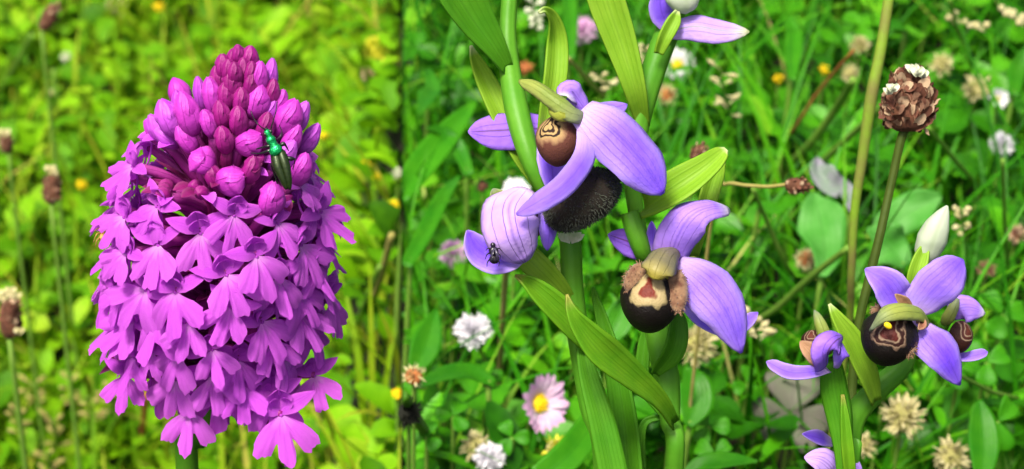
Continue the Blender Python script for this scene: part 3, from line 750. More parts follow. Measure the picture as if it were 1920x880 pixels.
def to_ground(lst, wd, dx=0.0, dy=.01):
    """continue a stem from its last pixel point down to the turf"""
    c = px(lst); p = c[-1][0]; g = np.array([p[0] + dx, p[1] + dy, 0.0]); g[2] = float(ground_z(g[0], g[1])) - .004
    m = p * .5 + g * .5 - np.array([dx, dy, 0]) * .25
    return c + [(m, wd * U0), (g, wd * U0)], g + np.array([0, 0, .004])

# plant A: the stem with the big drooping flower and the veined pale flower
ctrl, ga = to_ground([(957, -30, 8, 30), (952, 60, 7, 32), (956, 130, 5, 40), (972, 220, 2, 46), (1000, 310, 0, 40), (1042, 390, 2, 34), (1068, 450, 2, 40), (1073, 540, 3, 42), (1086, 640, 4, 42), (1108, 760, 5, 44), (1136, 900, 6, 46)], 44, .006, .012)
A = thing('bee_orchid', ga, 'bee orchid plant whose large drooping violet flower shades a dark furry lip', 'bee orchid')
part('stem', tube(ctrl, 14, 60, flat=.9), M['stem'], A)
leafpx(A, [(948, 128, 4, 30), (925, 92, 2, 52), (885, 38, 0, 84), (850, -20, -2, 104), (830, -70, -3, 96)], 'sheath', nh=(.3, .1), fold=.22)
leafpx(A, [(1010, 352, 8, 22), (975, 290, 8, 42), (938, 212, 8, 50), (908, 150, 8, 42), (890, 110, 7, 24), (883, 86, 6, 4)], 'bract_lt', nh=(.1, .2))
leafpx(A, [(1014, 285, 6, 18), (1024, 225, 5, 38), (1038, 150, 4, 50), (1042, 80, 4, 46), (1036, 38, 2, 30), (1022, 20, 0, 16), (1010, 24, -1, 6)], 'bract_lt', nh=(.2, .1))
leafpx(A, [(1108, 655, 1, 36), (1068, 608, -2, 62), (1026, 566, -4, 58), (992, 535, -5, 38), (966, 517, -6, 5)], 'bract', nh=(-.1, .5), fold=.22)
leafpx(A, [(1072, 575, 3, 30), (1044, 540, 0, 48), (1010, 506, -2, 58), (978, 474, -2, 52), (962, 455, -1, 30)], 'bract_lt', nh=(-.1, .4), fold=.1, name='ovary')
leafpx(A, [(1180, 905, 10, 62), (1172, 800, 9, 58), (1156, 700, 8, 46), (1132, 610, 8, 28), (1117, 560, 8, 14), (1112, 538, 8, 4)], 'sheath', nh=(-.2, .1))
leafpx(A, [(1162, 950, 1, 66), (1130, 800, 0, 58), (1102, 700, 0, 42), (1086, 620, 0, 16)], 'sheath', nh=(.1, .1), cup=-.1)
# frilled end of the ovary under the furry lip
part('collar', join([ribbon([P(1070, 452, 0), P(1070 + 26 * math.cos(q * .7), 440 + 7 * math.sin(q * .7), -1 + 1.5 * math.sin(q * .7))], nu=3, nv=2, shape=STRAP, width=14 * U0) for q in range(9)]), M['white_frill'], A)
f1 = pet(A, [(974, 150, -9), (1000, 156, -11), (1040, 182, -13), (1072, 202, -13), (1096, 212, -11)], 46, 'hood', name='flower', nh=(-.1, .7), cup=-.4, shape=[(0, .2), (.12, .6), (.4, .75), (.75, 1), (.93, .85), (1, .4)])
part('chin', tube([P(1032, 196, -11), P(1052, 212, -12.5), P(1086, 212, -12)], 12, 10, flat=.7, shape=EGG, width=32 * U0), M['chin'], f1)
pet(f1, [(1060, 245, 1), (990, 242, 6), (920, 246, 6), (878, 248, 5)], 84, 'sepal_brn', nh=(-.1, .3), cup=-.12)
pet(f1, [(1092, 205, -11), (1150, 245, -13), (1205, 305, -14), (1243, 364, -13)], 118, 'sepal', nh=(.2, .3), cup=-.16, shape=[(0, .55), (.2, .85), (.45, 1), (.7, .92), (.86, .62), (.95, .34), (1, .08)], wave=.06)
pet(f1, [(1095, 235, -11), (1100, 288, -14), (1062, 342, -16), (1010, 378, -16), (968, 402, -15)], 54, 'sepal', nh=(.5, .3), nh2=(0, .6), cup=-.2, shape=[(0, .5), (.2, .8), (.45, .85), (.75, .8), (.92, .5), (1, .1)])
pet(f1, [(1020, 245, 0), (1034, 310, -2), (1040, 370, -2)], 56, 'sepal', cup=.1)
pet(f1, [(1100, 225, -9), (1135, 208, -7), (1176, 196, -5)], 54, 'sepal', nh=(.1, .6), cup=-.15, name='petal')
pet(f1, [(1100, 212, -8), (1082, 185, -9), (1072, 172, -10), (1062, 180, -12)], 56, 'sepal_tip', nh=(0, .3), cup=-.3, shape=ROUND, name='petal')
bee_lip(f1, (1047, 264), -8, 84, 94, nz(-FW - .7 * RT + .25 * UP), nz(UP + .1 * RT), 'lip_stripe')
g = tube([P(1150, 340, -2), P(1110, 362, -7), P(1062, 392, -8), P(1034, 408, -6)], 22, 18, flat=.85, shape=[(0, .3), (.08, .62), (.3, 1), (.6, .98), (.85, .72), (.95, .5), (1, .1)], width=92 * U0)
fl = part('furry_lip', g, M['furry'], f1); fl['label'] = 'dark furry lip'
part('fur', fur_geo(g, 5200, 6 * U0, .7 * U0, 3), M['fur'], f1)['kind'] = 'stuff'
# the veined pale flower
f2 = part('flower', tube([P(1008, 388, -4), P(1004, 420, -5), P(1000, 446, -4)], 12, 10, flat=.8, shape=EGG, width=34 * U0), M['lip_side'], A)
pet(f2, [(985, 352, -6), (955, 385, -11), (962, 440, -13), (985, 492, -10)], 116, 'sepal_vein', nh=(-.3, .35), nh2=(.1, -.2), cup=-.22, shape=[(0, .55), (.2, .92), (.5, 1), (.8, .9), (.95, .6), (1, .3)])
pet(f2, [(978, 480, -7), (935, 484, -8), (896, 468, -8), (876, 432, -8)], 76, 'sepal', nh=(.1, .2), cup=.16, nh2=(.3, .3))
pet(f2, [(1020, 380, -5), (1030, 425, -6), (1026, 470, -5)], 44, 'sepal', nh=(.4, .1), cup=-.15)
pet(f2, [(945, 385, -6), (932, 368, -6), (924, 354, -6)], 30, 'hood', name='petal', cup=.2)
for i, (tx, ty) in enumerate([(1090, 452), (1110, 448), (1135, 440), (1150, 432)]):
    pass

# plant B: the stem with the cream-marked flower
ctrl, gb = to_ground([(1282, -40, 10, 40), (1258, 40, 9, 46), (1226, 130, 8, 46), (1196, 230, 8, 46), (1186, 330, 8, 34), (1196, 420, 9, 30), (1214, 520, 9, 34), (1232, 620, 9, 46), (1250, 710, 9, 48), (1257, 790, 9, 38), (1264, 890, 10, 36)], 40, .002, .014)
B = thing('bee_orchid', gb, 'bee orchid plant whose dark lip carries a broad cream horseshoe above a violet sepal', 'bee orchid')
part('stem', tube(ctrl, 14, 60, flat=.9), M['stem'], B)
leafpx(B, [(1262, 795, 5, 28), (1232, 752, 0, 44), (1180, 708, -5, 66), (1128, 664, -9, 76), (1092, 620, -11, 54), (1072, 585, -12, 26), (1063, 552, -12, 4)], 'bract', nh=(-.1, .5), fold=.2)
leafpx(B, [(1245, 780, 12, 14), (1208, 720, 12, 28), (1208, 650, 12, 26), (1218, 600, 12, 10)], 'sheath', nh=(-.3, 0))
leafpx(B, [(1248, 780, 14, 10), (1206, 800, 14, 16), (1205, 900, 14, 16)], 'sheath', nh=(-.3, 0))
leafpx(B, [(1228, 700, 6, 20), (1258, 660, 3, 48), (1268, 615, 2, 44), (1264, 575, 2, 20)], 'sheath', nh=(.3, .1), name='ovary')
leafpx(B, [(1206, 235, 8, 26), (1190, 165, 4, 46), (1164, 80, 3, 66), (1140, 10, 2, 76), (1122, -60, 1, 80)], 'bract_lt', nh=(-.2, .2), fold=.22)
leafpx(B, [(1192, 418, 5, 40), (1216, 392, -1, 62), (1270, 356, -4, 78), (1322, 318, -4, 58), (1352, 290, -3, 34), (1362, 280, -3, 10)], 'bract_lt', nh=(0, .6), fold=.2)
leafpx(B, [(1300, 480, 6, 20), (1318, 400, 4, 36), (1338, 330, 4, 40), (1356, 284, 3, 12)], 'bract_lt', nh=(.2, .2))
part('pedicel', tube(px([(1180, 398, -3, 34), (1190, 430, -3, 38), (1204, 470, -2, 34), (1216, 500, 2, 22)]), 12, 14), M['stem'], B)
f3 = pet(B, [(1268, 466, -4), (1250, 470, -9), (1238, 488, -12.5), (1230, 508, -13.5), (1226, 524, -13)], 70, 'hood_dull', name='flower', nh=(-.15, .4), cup=-.3, shape=[(0, .4), (.2, .8), (.5, 1), (.8, .85), (1, .4)])
part('throat', seg((1212, 512), (1262, 528), -9, -8, 34, flat=.6), M['chin'], f3)
bee_lip(f3, (1219, 566, ), -7, 108, 116, nz(-FW - .25 * RT + .05 * UP), nz(UP + .15 * RT), 'lip_cream')
lobe(f3, (1208, 494), (1174, 546), -8, -9, 36, seed=1); lobe(f3, (1268, 505), (1272, 588), -8, -11, 40, seed=2)
part('crest', seg((1218, 486), (1262, 470), -5, -4, 26), M['lobe'], f3)
pet(f3, [(1268, 492, -4), (1318, 528, -8), (1362, 585, -9), (1390, 662, -7)], 108, 'sepal', nh=(.1, .1), cup=-.14)
pet(f3, [(1254, 490, -3), (1272, 440, -6), (1300, 402, -7), (1338, 388, -6), (1366, 390, -3)], 84, 'sepal_tip', nh=(.1, .4), nh2=(0, .7), cup=-.18, shape=[(0, .85), (.2, 1), (.45, .95), (.65, .62), (.85, .52), (.95, .4), (1, .2)])
pet(f3, [(1225, 462, -1), (1188, 456, -1), (1140, 440, -2)], 62, 'sepal_brn', nh=(-.2, .2), cup=-.1)
pet(f3, [(1228, 480, -2), (1224, 445, -3), (1222, 415, -4)], 26, 'sepal', nh=(-.5, .1), name='petal', cup=.1)
pet(f3, [(1282, 570, 2), (1318, 606, 2), (1372, 622, 3), (1421, 586, 4)], 34, 'sepal', nh=(.1, .7), cup=.12, shape=STRAP)
# upper flower of this plant, half out of the picture
pet(f3, [(1250, 62, 6), (1300, 50, 4), (1352, 58, 3), (1405, 60, 2)], 62, 'sepal_gtip', nh=(.1, .3), cup=-.14)
f8 = part('flower', tube([P(1256, -40, 4), P(1280, -10, 3), P(1286, 26, 4)], 12, 12, flat=.8, rib=.05, shape=EGG, width=66 * U0), M['white_bud'], B)
pet(f8, [(1262, 60, 8), (1240, 20, 6), (1238, -30, 5)], 52, 'sepal', nh=(-.2, .1), cup=.1)
leafpx(B, [(1234, 100, 4, 20), (1246, 70, 3, 30), (1262, 40, 3, 30), (1270, 20, 3, 10)], 'bract_lt', nh=(.2, .1))

# plant C: the open five-part flower on the right, its bud and the half-open flower below
ctrl, gc = to_ground([(1712, 540, 6, 26), (1706, 640, 7, 30), (1690, 688, 6, 40), (1640, 735, 6, 44), (1602, 782, 7, 46), (1592, 840, 8, 42), (1588, 895, 9, 38)], 38, -.002, .012)
Cc = thing('bee_orchid', gc, 'bee orchid plant with an open violet flower, glossy black lip and white bud', 'bee orchid')
part('stem', tube(ctrl, 14, 46, flat=.9), M['stem'], Cc)
leafpx(Cc, [(1640, 752, 3, 26), (1622, 700, 0, 48), (1594, 640, -2, 50), (1568, 596, -3, 28), (1555, 570, -3, 5)], 'bract_lt', nh=(.1, .3), fold=.2)
f4 = pet(Cc, [(1742, 604, -6), (1726, 580, -10), (1690, 575, -13), (1654, 590, -14), (1630, 620, -12)], 46, 'hood', shape=[(0, .5), (.15, .85), (.4, 1), (.65, .8), (.85, .45), (1, .08)], nh=(.1, .9), cup=-.35, name='flower')
part('throat', seg((1660, 612), (1722, 622), -9, -8, 36), M['chin'], f4)
bee_lip(f4, (1666, 634), -8, 100, 108, nz(-FW - .3 * RT - .1 * UP), nz(UP + .35 * RT), 'lip_dark')
part('pollinium', seg((1658, 606), (1672, 616), -14.5, -14.5, 12, flat=1), M['pollen'], f4)
lobe(f4, (1700, 626), (1704, 668), -9, -10, 32, seed=4); lobe(f4, (1634, 584), (1664, 576), -5, -5, 18, seed=5, fuzz=30)
pet(f4, [(1712, 575, -6), (1684, 562, -7), (1660, 530, -8), (1622, 504, -7)], 74, 'sepal', nh=(-.1, .2), cup=.1)
pet(f4, [(1712, 588, -6), (1742, 552, -8), (1775, 520, -9), (1806, 487, -7)], 88, 'sepal', nh=(.1, .2), cup=-.1, shape=ROUND)
pet(f4, [(1716, 600, -6), (1744, 632, -9), (1776, 672, -10), (1800, 722, -8)], 84, 'sepal', nh=(.2, .1), cup=-.12)
pet(f4, [(1708, 578, -10), (1694, 566, -11), (1678, 552, -12)], 22, 'brown_petal', name='petal', cup=.2)
pet(f4, [(1722, 600, -9), (1728, 608, -10), (1722, 618, -11)], 20, 'brown_petal', name='petal', cup=.2)
bd = part('bud', tube([P(1728, 495, 3), P(1742, 460, 2), P(1756, 425, 1), P(1776, 386, 1)], 14, 16, flat=.85, rib=.07, nrib=3, shape=[(0, .4), (.2, .85), (.45, 1), (.7, .8), (.9, .4), (1, .08)], width=58 * U0), M['white_bud'], Cc)
leafpx(Cc, [(1712, 560, 3, 22), (1716, 520, 1, 36), (1728, 480, 1, 30), (1740, 452, 1, 6)], 'bract_lt', nh=(-.1, .1))
f5 = part('flower', tube([P(1770, 606, 4), P(1780, 592, 3), P(1796, 560, 3)], 12, 10, shape=[(0, .6), (.4, 1), (.8, .8), (1, .3)], width=26 * U0), M['hood'], Cc)
part('pedicel', tube(px([(1716, 668, 8, 18), (1750, 640, 6, 20), (1774, 604, 4, 20)]), 10, 10), M['stem'], f5)
pet(f5, [(1782, 592, 4), (1802, 578, 3), (1825, 578, 3), (1847, 588, 4)], 62, 'sepal_tip', nh=(.2, .4), cup=-.14)
bee_lip(f5, (1800, 632), 2, 48, 62, nz(-FW + .5 * RT), UP, 'lip_brown')
pet(f5, [(1780, 668, 4), (1815, 670, 3), (1852, 660, 3)], 24, 'sepal', nh=(0, .6), shape=STRAP)
# half-open flower
f6 = part('flower', tube([P(1552, 662, -4), P(1546, 630, -5), P(1536, 602, -5), P(1527, 582, -4)], 12, 14, shape=[(0, .7), (.3, 1), (.6, .85), (.85, .5), (1, .12)], width=26 * U0), M['hood'], Cc)
part('throat', seg((1532, 632), (1548, 668), -3, -3, 24), M['chin'], f6)
pet(f6, [(1550, 690, -4), (1520, 698, -6), (1478, 698, -6), (1437, 678, -5)], 32, 'sepal', nh=(0, .5), shape=STRAP, cup=.12)
pet(f6, [(1548, 688, -6), (1552, 660, -10), (1566, 640, -10), (1580, 632, -6)], 62, 'sepal_brn', nh=(.3, .2), cup=-.25, shape=[(0, .7), (.3, 1), (.6, .9), (.85, .6), (1, .25)])
pet(f6, [(1572, 690, -5), (1582, 668, -7), (1576, 640, -5)], 40, 'sepal', nh=(.5, .2), cup=-.2, shape=ROUND)
pet(f6, [(1542, 690, -4), (1522, 662, -6), (1500, 640, -5)], 34, 'brown_petal', cup=.2, name='petal')
bee_lip(f6, (1524, 640), -1, 42, 42, nz(-FW - .4 * RT + .2 * UP), UP, 'lip_brown')
ov = leafpx(Cc, [(1578, 930, 2, 14), (1582, 850, 0, 36), (1576, 780, -1, 56), (1566, 730, -2, 58), (1562, 690, -3, 44), (1560, 672, -3, 30)], 'sheath', nh=(0, .1), fold=-.12, cup=-.1, name='ovary')
leafpx(Cc, [(1598, 940, 2, 16), (1590, 860, -1, 26), (1584, 790, -2, 20), (1580, 740, -2, 6)], 'bract', nh=(0, .1))
part('pedicel', tube(px([(1592, 860, 7, 20), (1586, 800, 3, 24), (1572, 720, 0, 26), (1562, 684, -2, 22)]), 10, 14), M['stem'], f6)

# plant D: low flower at the bottom edge
ctrl, gd = to_ground([(1560, 852, 14, 20), (1566, 900, 15, 26)], 28, .004, .012)
Dd = thing('bee_orchid', gd, 'low bee orchid with pale lilac sepals beside the half open flower', 'bee orchid')
part('stem', tube(ctrl, 12, 24), M['stem'], Dd)
f7 = part('flower', tube([P(1560, 900, 13), P(1560, 875, 12), P(1556, 850, 12)], 12, 10, shape=EGG, width=30 * U0), M['hood'], Dd)
pet(f7, [(1560, 832, 12), (1536, 822, 10), (1504, 814, 9)], 34, 'sepal', nh=(0, .5), cup=.15)
pet(f7, [(1562, 905, 8), (1560, 880, 5), (1540, 862, 4), (1508, 858, 4)], 62, 'sepal_vein', nh=(-.1, .4), cup=-.15)
pet(f7, [(1570, 905, 8), (1590, 872, 6), (1616, 880, 6)], 56, 'sepal_vein', nh=(.1, .4), cup=-.15)

def fly():
    z = -12.5
    t = thing('fly', P(926, 490, z + 1), 'small black fly resting on the violet sepal of the pale veined flower', 'fly')
    part('body', join([seg((922, 478), (932, 494), z, z, 20, flat=.8), seg((923, 462), (928, 482), z - .2, z - .2, 18)]), M['fly'], t)
    part('head', seg((922, 455), (927, 465), z - .2, z - .2, 10), M['fly'], t)
    pet(t, [(926, 466, z - 1), (922, 478, z - 1.4), (920, 490, z - 1)], 5, 'fly_wing', name='wing', thick=0, nu=6, nv=3)
    pet(t, [(928, 466, z - 1), (932, 478, z - 1.4), (934, 490, z - 1)], 5, 'fly_wing', name='wing', thick=0, nu=6, nv=3)
    for l in ([(919, 474), (913, 478), (910, 486)], [(920, 484), (914, 492), (913, 500)], [(931, 474), (937, 478), (939, 486)], [(931, 486), (936, 492), (935, 499)], [(921, 468), (915, 466), (911, 470)], [(930, 468), (936, 466), (940, 470)]):
        part('leg', wire([(l[0][0], l[0][1], z, 3), (l[1][0], l[1][1], z - .6, 2.2), (l[2][0], l[2][1], z + .8, 1.6)]), M['fly'], t)
fly()

# ------------------------------------------------------------------ meadow flowers and seed heads
def stem_to_ground(p, wd, dx=0.0, dy=0.0, n=16, sides=7):
    g = np.array([p[0] + dx, p[1] + dy, 0.0]); g[2] = float(ground_z(g[0], g[1])) - .003
    m = (p + g) / 2 + np.array([dx * .25, dy * .25, 0])
    return tube([(g, wd), (m, wd * .95), (p, wd * .85)], sides, n), g
def side_clip(g):
    """keep geometry on its own side of the turf boundary"""
    V, F, UV = g; s = 1 if V[:, 0].mean() > 0 else -1
    V = V.copy(); V[:, 0] = s * np.maximum(V[:, 0] * s, 2e-4); return V, F, UV

def daisy(pxy, h, dia, face, label, petal='white', disc=True, closed=.1, n=34, disc_c='yellow', stem=(0, 0), seed=0, group=None):
    r = random.Random(seed); p = G(pxy[0], pxy[1], h); rad = dia * ppx(p) / 2
    sg, g = stem_to_ground(p, 1.2e-3, stem[0], stem[1])
    t = thing('daisy', g, label, 'daisy', group)
    part('stem', sg, M['stem_bg'], t)
    y = nhint(face); a0 = nz(np.cross(y, ZUP + .01 * RT)); b0 = np.cross(y, a0)
    rb = []
    for ring in (0, 1):
        for i in range(n // 2):
            a = 2 * math.pi * (i + .5 * ring) / (n // 2) + r.uniform(-.08, .08)
            o = a0 * math.cos(a) + b0 * math.sin(a)
            L = rad * r.uniform(.88, 1.04); c = closed + r.uniform(-.08, .12) + .08 * ring
            tip = p + o * L * math.cos(c) + y * L * math.sin(c)
            mid = p + o * L * .55 * math.cos(c * .6) + y * L * .55 * math.sin(c * .8 + .12)
            rb.append(ribbon([p + o * rad * .18, mid, tip], nh=tuple(y), nu=6, nv=2, cup=.12, shape=[(0, .5), (.4, .95), (.75, 1), (.93, .75), (1, .3)], width=rad * .26))
    part('ray_petals', side_clip(join(rb)), M[petal], t)['kind'] = 'stuff'
    part('flower_base', tube([p - y * rad * .3, p - y * rad * .1, p + y * rad * .02], 10, 6, nh=(1, .1, .1), shape=[(0, .3), (.5, .9), (1, .8)], width=rad * .55), M['stem_bg'], t)
    if disc:
        part('disc', tube([p, p + y * rad * .12, p + y * rad * .24], 14, 6, nh=(1, .1, .2), shape=[(0, 1), (.5, .92), (.8, .62), (1, .1)], width=rad * .62), M[disc_c], t)
        g2 = tube([p, p + y * rad * .12, p + y * rad * .24], 14, 6, nh=(1, .1, .2), shape=[(0, 1), (.5, .92), (.8, .62), (1, .1)], width=rad * .62)
        part('florets', fur_geo(g2, 120, rad * .08, rad * .03, seed, 0), M[disc_c], t)['kind'] = 'stuff'
    return t

def daisy_ball(pxy, h, dia, label, petal, seed, stem=(0, 0), n=230):
    return spiky_head('daisy', pxy, h, dia, label, 'daisy', mat=petal, core=petal, n=n, ln=.5, wd=.17, stem=stem, seed=seed, squash=.92, stem_w=1.1e-3)

def spiky_head(name, pxy, h, dia, label, cat, mat='cream', core='cream_dk', n=110, ln=.45, wd=.09, stem=(0, 0), seed=0, squash=.85, group=None, face=(0, .4), stem_m='stem_bg', stem_w=1.0e-3, bi=0.0):
    """dried or fading round head: core with pointed florets"""
    r = np.random.default_rng(seed); p = G(pxy[0], pxy[1], h); rad = dia * ppx(p) / 2
    sg, g = stem_to_ground(p, stem_w, stem[0], stem[1])
    t = thing(name, g, label, cat, group); part('stem', sg, M[stem_m], t)
    y = nhint(face)
    part('core', tube([p - y * rad * .5, p, p + y * rad * .45], 12, 8, nh=(1, .1, .1), shape=EGG, width=rad * 1.25), M[core], t)
    rb = []
    for i in range(n):
        d = nz(r.normal(0, 1, 3)); d = nz(d + .25 * y); L = rad * r.uniform(.8, 1.1)
        q = p + d * rad * (1 - ln) * .8; e = p + d * L * (squash if abs(np.dot(d, y)) > .6 else 1) - ZUP * rad * .1 * bi
        rb.append(ribbon([q, (q + e) / 2 + r.normal(0, .03, 3) * rad, e], nh=tuple(nz(np.cross(d, r.normal(0, 1, 3)))), nu=3, nv=2, shape=[(0, .5), (.4, 1), (.75, .7), (1, .08)], width=rad * wd * 2, cup=.2))
    part('florets', side_clip(join(rb)), M[mat], t)['kind'] = 'stuff'
    return t

SC = None
def seed_head(name, top, bot, dd, wd, label, cat, n=110, stem=None, tones=('scale_a', 'scale_b', 'scale_c'), seed=0, stem_m='stem_br', stem_w=16, shape=EGG, dome=.05, extra=None, size=1.0, loose=1.0):
    """ribwort seed head: core clothed in papery scales, each a part"""
    global SC
    if SC is None:
        SC = []
        for k in range(4):
            V, F, UV = ribbon([np.array([0, 0, 0.]), np.array([0, .16, .32]), np.array([0, .1 + .12 * (k % 2), .74]), np.array([.04 * k, .36 - .1 * k, 1.0])], nh=(0, 1, 0), nu=5, nv=3, shape=[(0, .5), (.35, 1), (.7, .85), (1, .3)], width=.85, cup=.28 - .1 * (k % 3))
            for tn in tones: 
                m = mesh_data('scale', V, F, UV); m.materials.append(M[tn]); SC.append((tn, m))
    r = random.Random(seed); q = np.random.default_rng(seed)
    a, b = P(top[0], top[1], dd), P(bot[0], bot[1], dd + 1)
    W = wd * ppx(a); ax = nz(a - b); L = np.linalg.norm(a - b)
    if stem is None:
        sg, g = stem_to_ground(b, stem_w * ppx(b), 0, 0)
    else:
        c = px(stem); p = c[-1][0]; g = np.array([p[0], p[1] + .01, 0.0]); g[2] = float(ground_z(g[0], g[1])) - .003
        sg = tube([(b + ax * L * .1, c[0][1])] + c + [((p + g) / 2, c[-1][1]), (g, c[-1][1])], 10, 40)
    t = thing(name, g, label, cat); part('stem', sg, M[stem_m], t)
    part('core', tube([b, (a + b) / 2, a], 14, 12, shape=shape, width=W * .84), M['brown'], t)
    e1 = nz(np.cross(ax, FW)); e2 = np.cross(ax, e1)
    pal = [m for tn in tones for (x, m) in SC if x == tn]
    for i in range(n):
        s = (i + .5) / n; an = i * 2.39996 + r.uniform(-.3, .3)
        rr = W * .40 * float(prof(shape, s))
        o = e1 * math.cos(an) + e2 * math.sin(an)
        loc = b + ax * L * s + o * rr
        face = nz(o + ax * r.uniform(-.5, .5) + q.normal(0, .25, 3) * loose); upv = nz(ax * .8 + o * .45 + q.normal(0, .4, 3) * loose)
        tn = r.choice([0, 0, 1, 1, 1, 2]); mm = r.choice([m for (x, m) in SC if x == tones[tn]])
        c = link('scale', mm, None, t)
        c.matrix_basis = frame(face, upv, loc - g, W * .22 * r.uniform(.75, 1.25) * size)
    if extra:
        for (ex, ey, ed, ew) in extra:
            part('anther', join([ribbon([P(ex, ey + ew * .4, dd - ed), P(ex + q * ew * .5, ey - ew * .1, dd - ed - 1), P(ex + q * ew * .9, ey - ew * .6, dd - ed)], nu=5, nv=3, shape=ROUND, width=ew * .8 * ppx(a), cup=.3) for q in (-.8, .1, .8)]), M['cream' if top[0] < 750 else 'white_frill'], t)
    return t

# right: the big brown seed head and the stalks near it
seed_head('plantain', (1704, 140), (1702, 246), 18, 108, 'plump brown papery seed head on a dark stem standing behind the bee orchids', 'plantain', 210,
          stem=[(1690, 260, 19, 17), (1672, 340, 20, 16), (1650, 440, 20, 17), (1628, 530, 21, 18), (1610, 610, 22, 18), (1598, 720, 24, 18), (1590, 900, 28, 18)], extra=[(1710, 130, 2, 15), (1720, 136, 3, 16), (1730, 140, 2, 13), (1674, 166, 4, 14), (1666, 172, 3, 12)], size=.85, shape=[(0, .45), (.08, .8), (.3, 1), (.55, .95), (.8, .68), (.95, .42), (1, .2)])
seed_head('plantain', (1518, 350), (1470, 346), 70, 34, 'small brown seed head nodding sideways on a bent straw coloured stem', 'plantain', 50,
          stem=[(1440, 350, 70, 7), (1400, 348, 72, 7), (1360, 346, 76, 7), (1338, 380, 90, 7)], stem_m='straw', seed=4)
seed_head('plantain', (1318, 272), (1300, 306), 95, 34, 'small tattered brown seed head behind the pale bract tip', 'plantain', 40, seed=6, stem_m='stem_bg', stem_w=6)

def rooted(lst, top=.088, low=.035):
    n = len(lst); o = []
    if lst[0][0] < 750 and low == .035: top, low = .05, .003
    for i, (a, b, dd, wd) in enumerate(lst):
        p = G(a, b, top + (low - top) * i / (n - 1)); o.append((p, wd * ppx(p)))
    return o
def stalk(name, lst, mat, label, cat, group=None, ground=True, sides=8):
    c = px(lst) if name == 'dry_stalk' else rooted(lst); p = c[-1][0]
    if ground:
        g = np.array([p[0], p[1] + .006, 0.0]); g[2] = float(ground_z(g[0], g[1])) - .003
        c = c + [((p + g) / 2, c[-1][1]), (g, c[-1][1])]
    else: g = p
    return single(name, side_clip(tube(c, sides, 36)), g, M[mat], label, cat, group)
stalk('dry_stalk', [(1672, -40, 60, 20), (1652, 90, 62, 21), (1634, 180, 64, 23), (1618, 290, 68, 20), (1602, 400, 72, 17), (1596, 520, 78, 15), (1588, 640, 90, 14)], 'stalk', 'tall thick spotted green and brown stalk behind the plump seed head', 'stalk')
stalk('grass_stem', [(1660, 196, 90, 12), (1600, 250, 100, 13), (1540, 305, 115, 13), (1495, 345, 135, 13)], 'stem_bg', 'pale leaning grass stem meeting the thick spotted stalk', 'grass stem')
stalk('grass_stem', [(1600, 150, 100, 15), (1570, 200, 105, 16), (1520, 270, 120, 17), (1480, 320, 140, 17)], 'stem_bg', 'broad pale green stem slanting up towards cream dead heads', 'grass stem')
stalk('grass_stem', [(1600, 95, 110, 6), (1540, 165, 115, 6), (1490, 240, 125, 6), (1464, 280, 140, 6)], 'rust', 'thin reddish stem slanting through the dark clover', 'grass stem')
stalk('grass_stem', [(1590, 465, 60, 12), (1520, 520, 62, 13), (1460, 575, 64, 13), (1400, 625, 70, 13)], 'stem_bg', 'long pale green stem crossing behind the half open bee orchid', 'grass stem')
stalk('grass_stem', [(1412, 355, 90, 8), (1440, 420, 95, 9), (1475, 500, 105, 10), (1500, 540, 115, 10)], 'stem_bg', 'grey green stem hanging below the nodding seed head', 'grass stem')
stalk('grass_stem', [(1780, 0, 120, 7), (1805, 80, 125, 8), (1830, 150, 130, 8)], 'stem_bg', 'thin green grass stem rising above the cream daisy head', 'grass stem')
stalk('grass_stem', [(1790, 700, 60, 8), (1860, 735, 66, 8), (1930, 765, 76, 8)], 'stem_bg', 'thin green stem running away under the open violet flower', 'grass stem')
stalk('grass_stem', [(950, 490, 110, 12), (945, 560, 115, 12), (940, 640, 125, 11), (936, 720, 140, 11)], 'straw', 'straight straw coloured dead stem below the pale veined flower', 'grass stem')
stalk('grass_stem', [(756, 742, 40, 22), (790, 800, 44, 22), (830, 870, 50, 22)], 'stem_dk', 'thick dark stem under the black seed head', 'grass stem')
stalk('grass_stem', [(1065, 110, 70, 8), (1110, 160, 74, 9), (1150, 210, 80, 9)], 'straw', 'thin straw stem slanting behind the drooping violet flower', 'grass stem')
stalk('grass_stem', [(1880, 300, 120, 8), (1884, 420, 125, 8), (1888, 520, 140, 8)], 'stem_bg', 'slim upright green stem below the small white daisy ball', 'grass stem')
stalk('grass_stem', [(1740, 240, 110, 9), (1790, 300, 118, 9), (1830, 360, 130, 9)], 'stem_bg', 'pair of slim green stems sloping away behind the plump seed head', 'grass stem')

daisy((1008, 757), .055, 122, (.8, .1), 'pink tipped daisy turned sideways with a yellow centre', 'pink', closed=.35, seed=1, stem=(-.004, .02))
daisy_ball((886, 620), .06, 74, 'pure white daisy with its petals closed over on a bent stem', 'white', 2, (.012, .01))
daisy_ball((850, 476), .05, 56, 'round pink daisy bud beside the fly', 'pink', 3)
daisy_ball((1092, 58), .05, 58, 'pale pink half closed daisy seen from the side', 'pink', 4)
daisy((1270, 122), .045, 66, (.1, .1), 'white daisy with a bright yellow centre and few petals', 'white', closed=.1, n=22, seed=5)
daisy((968, 366), .075, 70, (-.1, .3), 'white daisy with ragged petals behind the pale veined flower', 'white', disc_c='rust', closed=.5, n=34, seed=6)
daisy_ball((1880, 270), .05, 50, 'small pure white daisy ball on a slim stem', 'white', 7)
daisy((1870, 186), .05, 48, (0, .1), 'greyish white fading daisy next to a cream dead head', 'white', disc_c='cream', closed=.6, n=26, seed=8)
daisy_ball((918, 858), .05, 62, 'white daisy tucked against a cream dead clover head', 'white', 9)
CD = 'cream dead flower heads'
spiky_head('dead_clover_head', (1692, 782), .055, 92, 'largest cream spiky dead clover head below the black lip', 'clover head', seed=11, n=130)
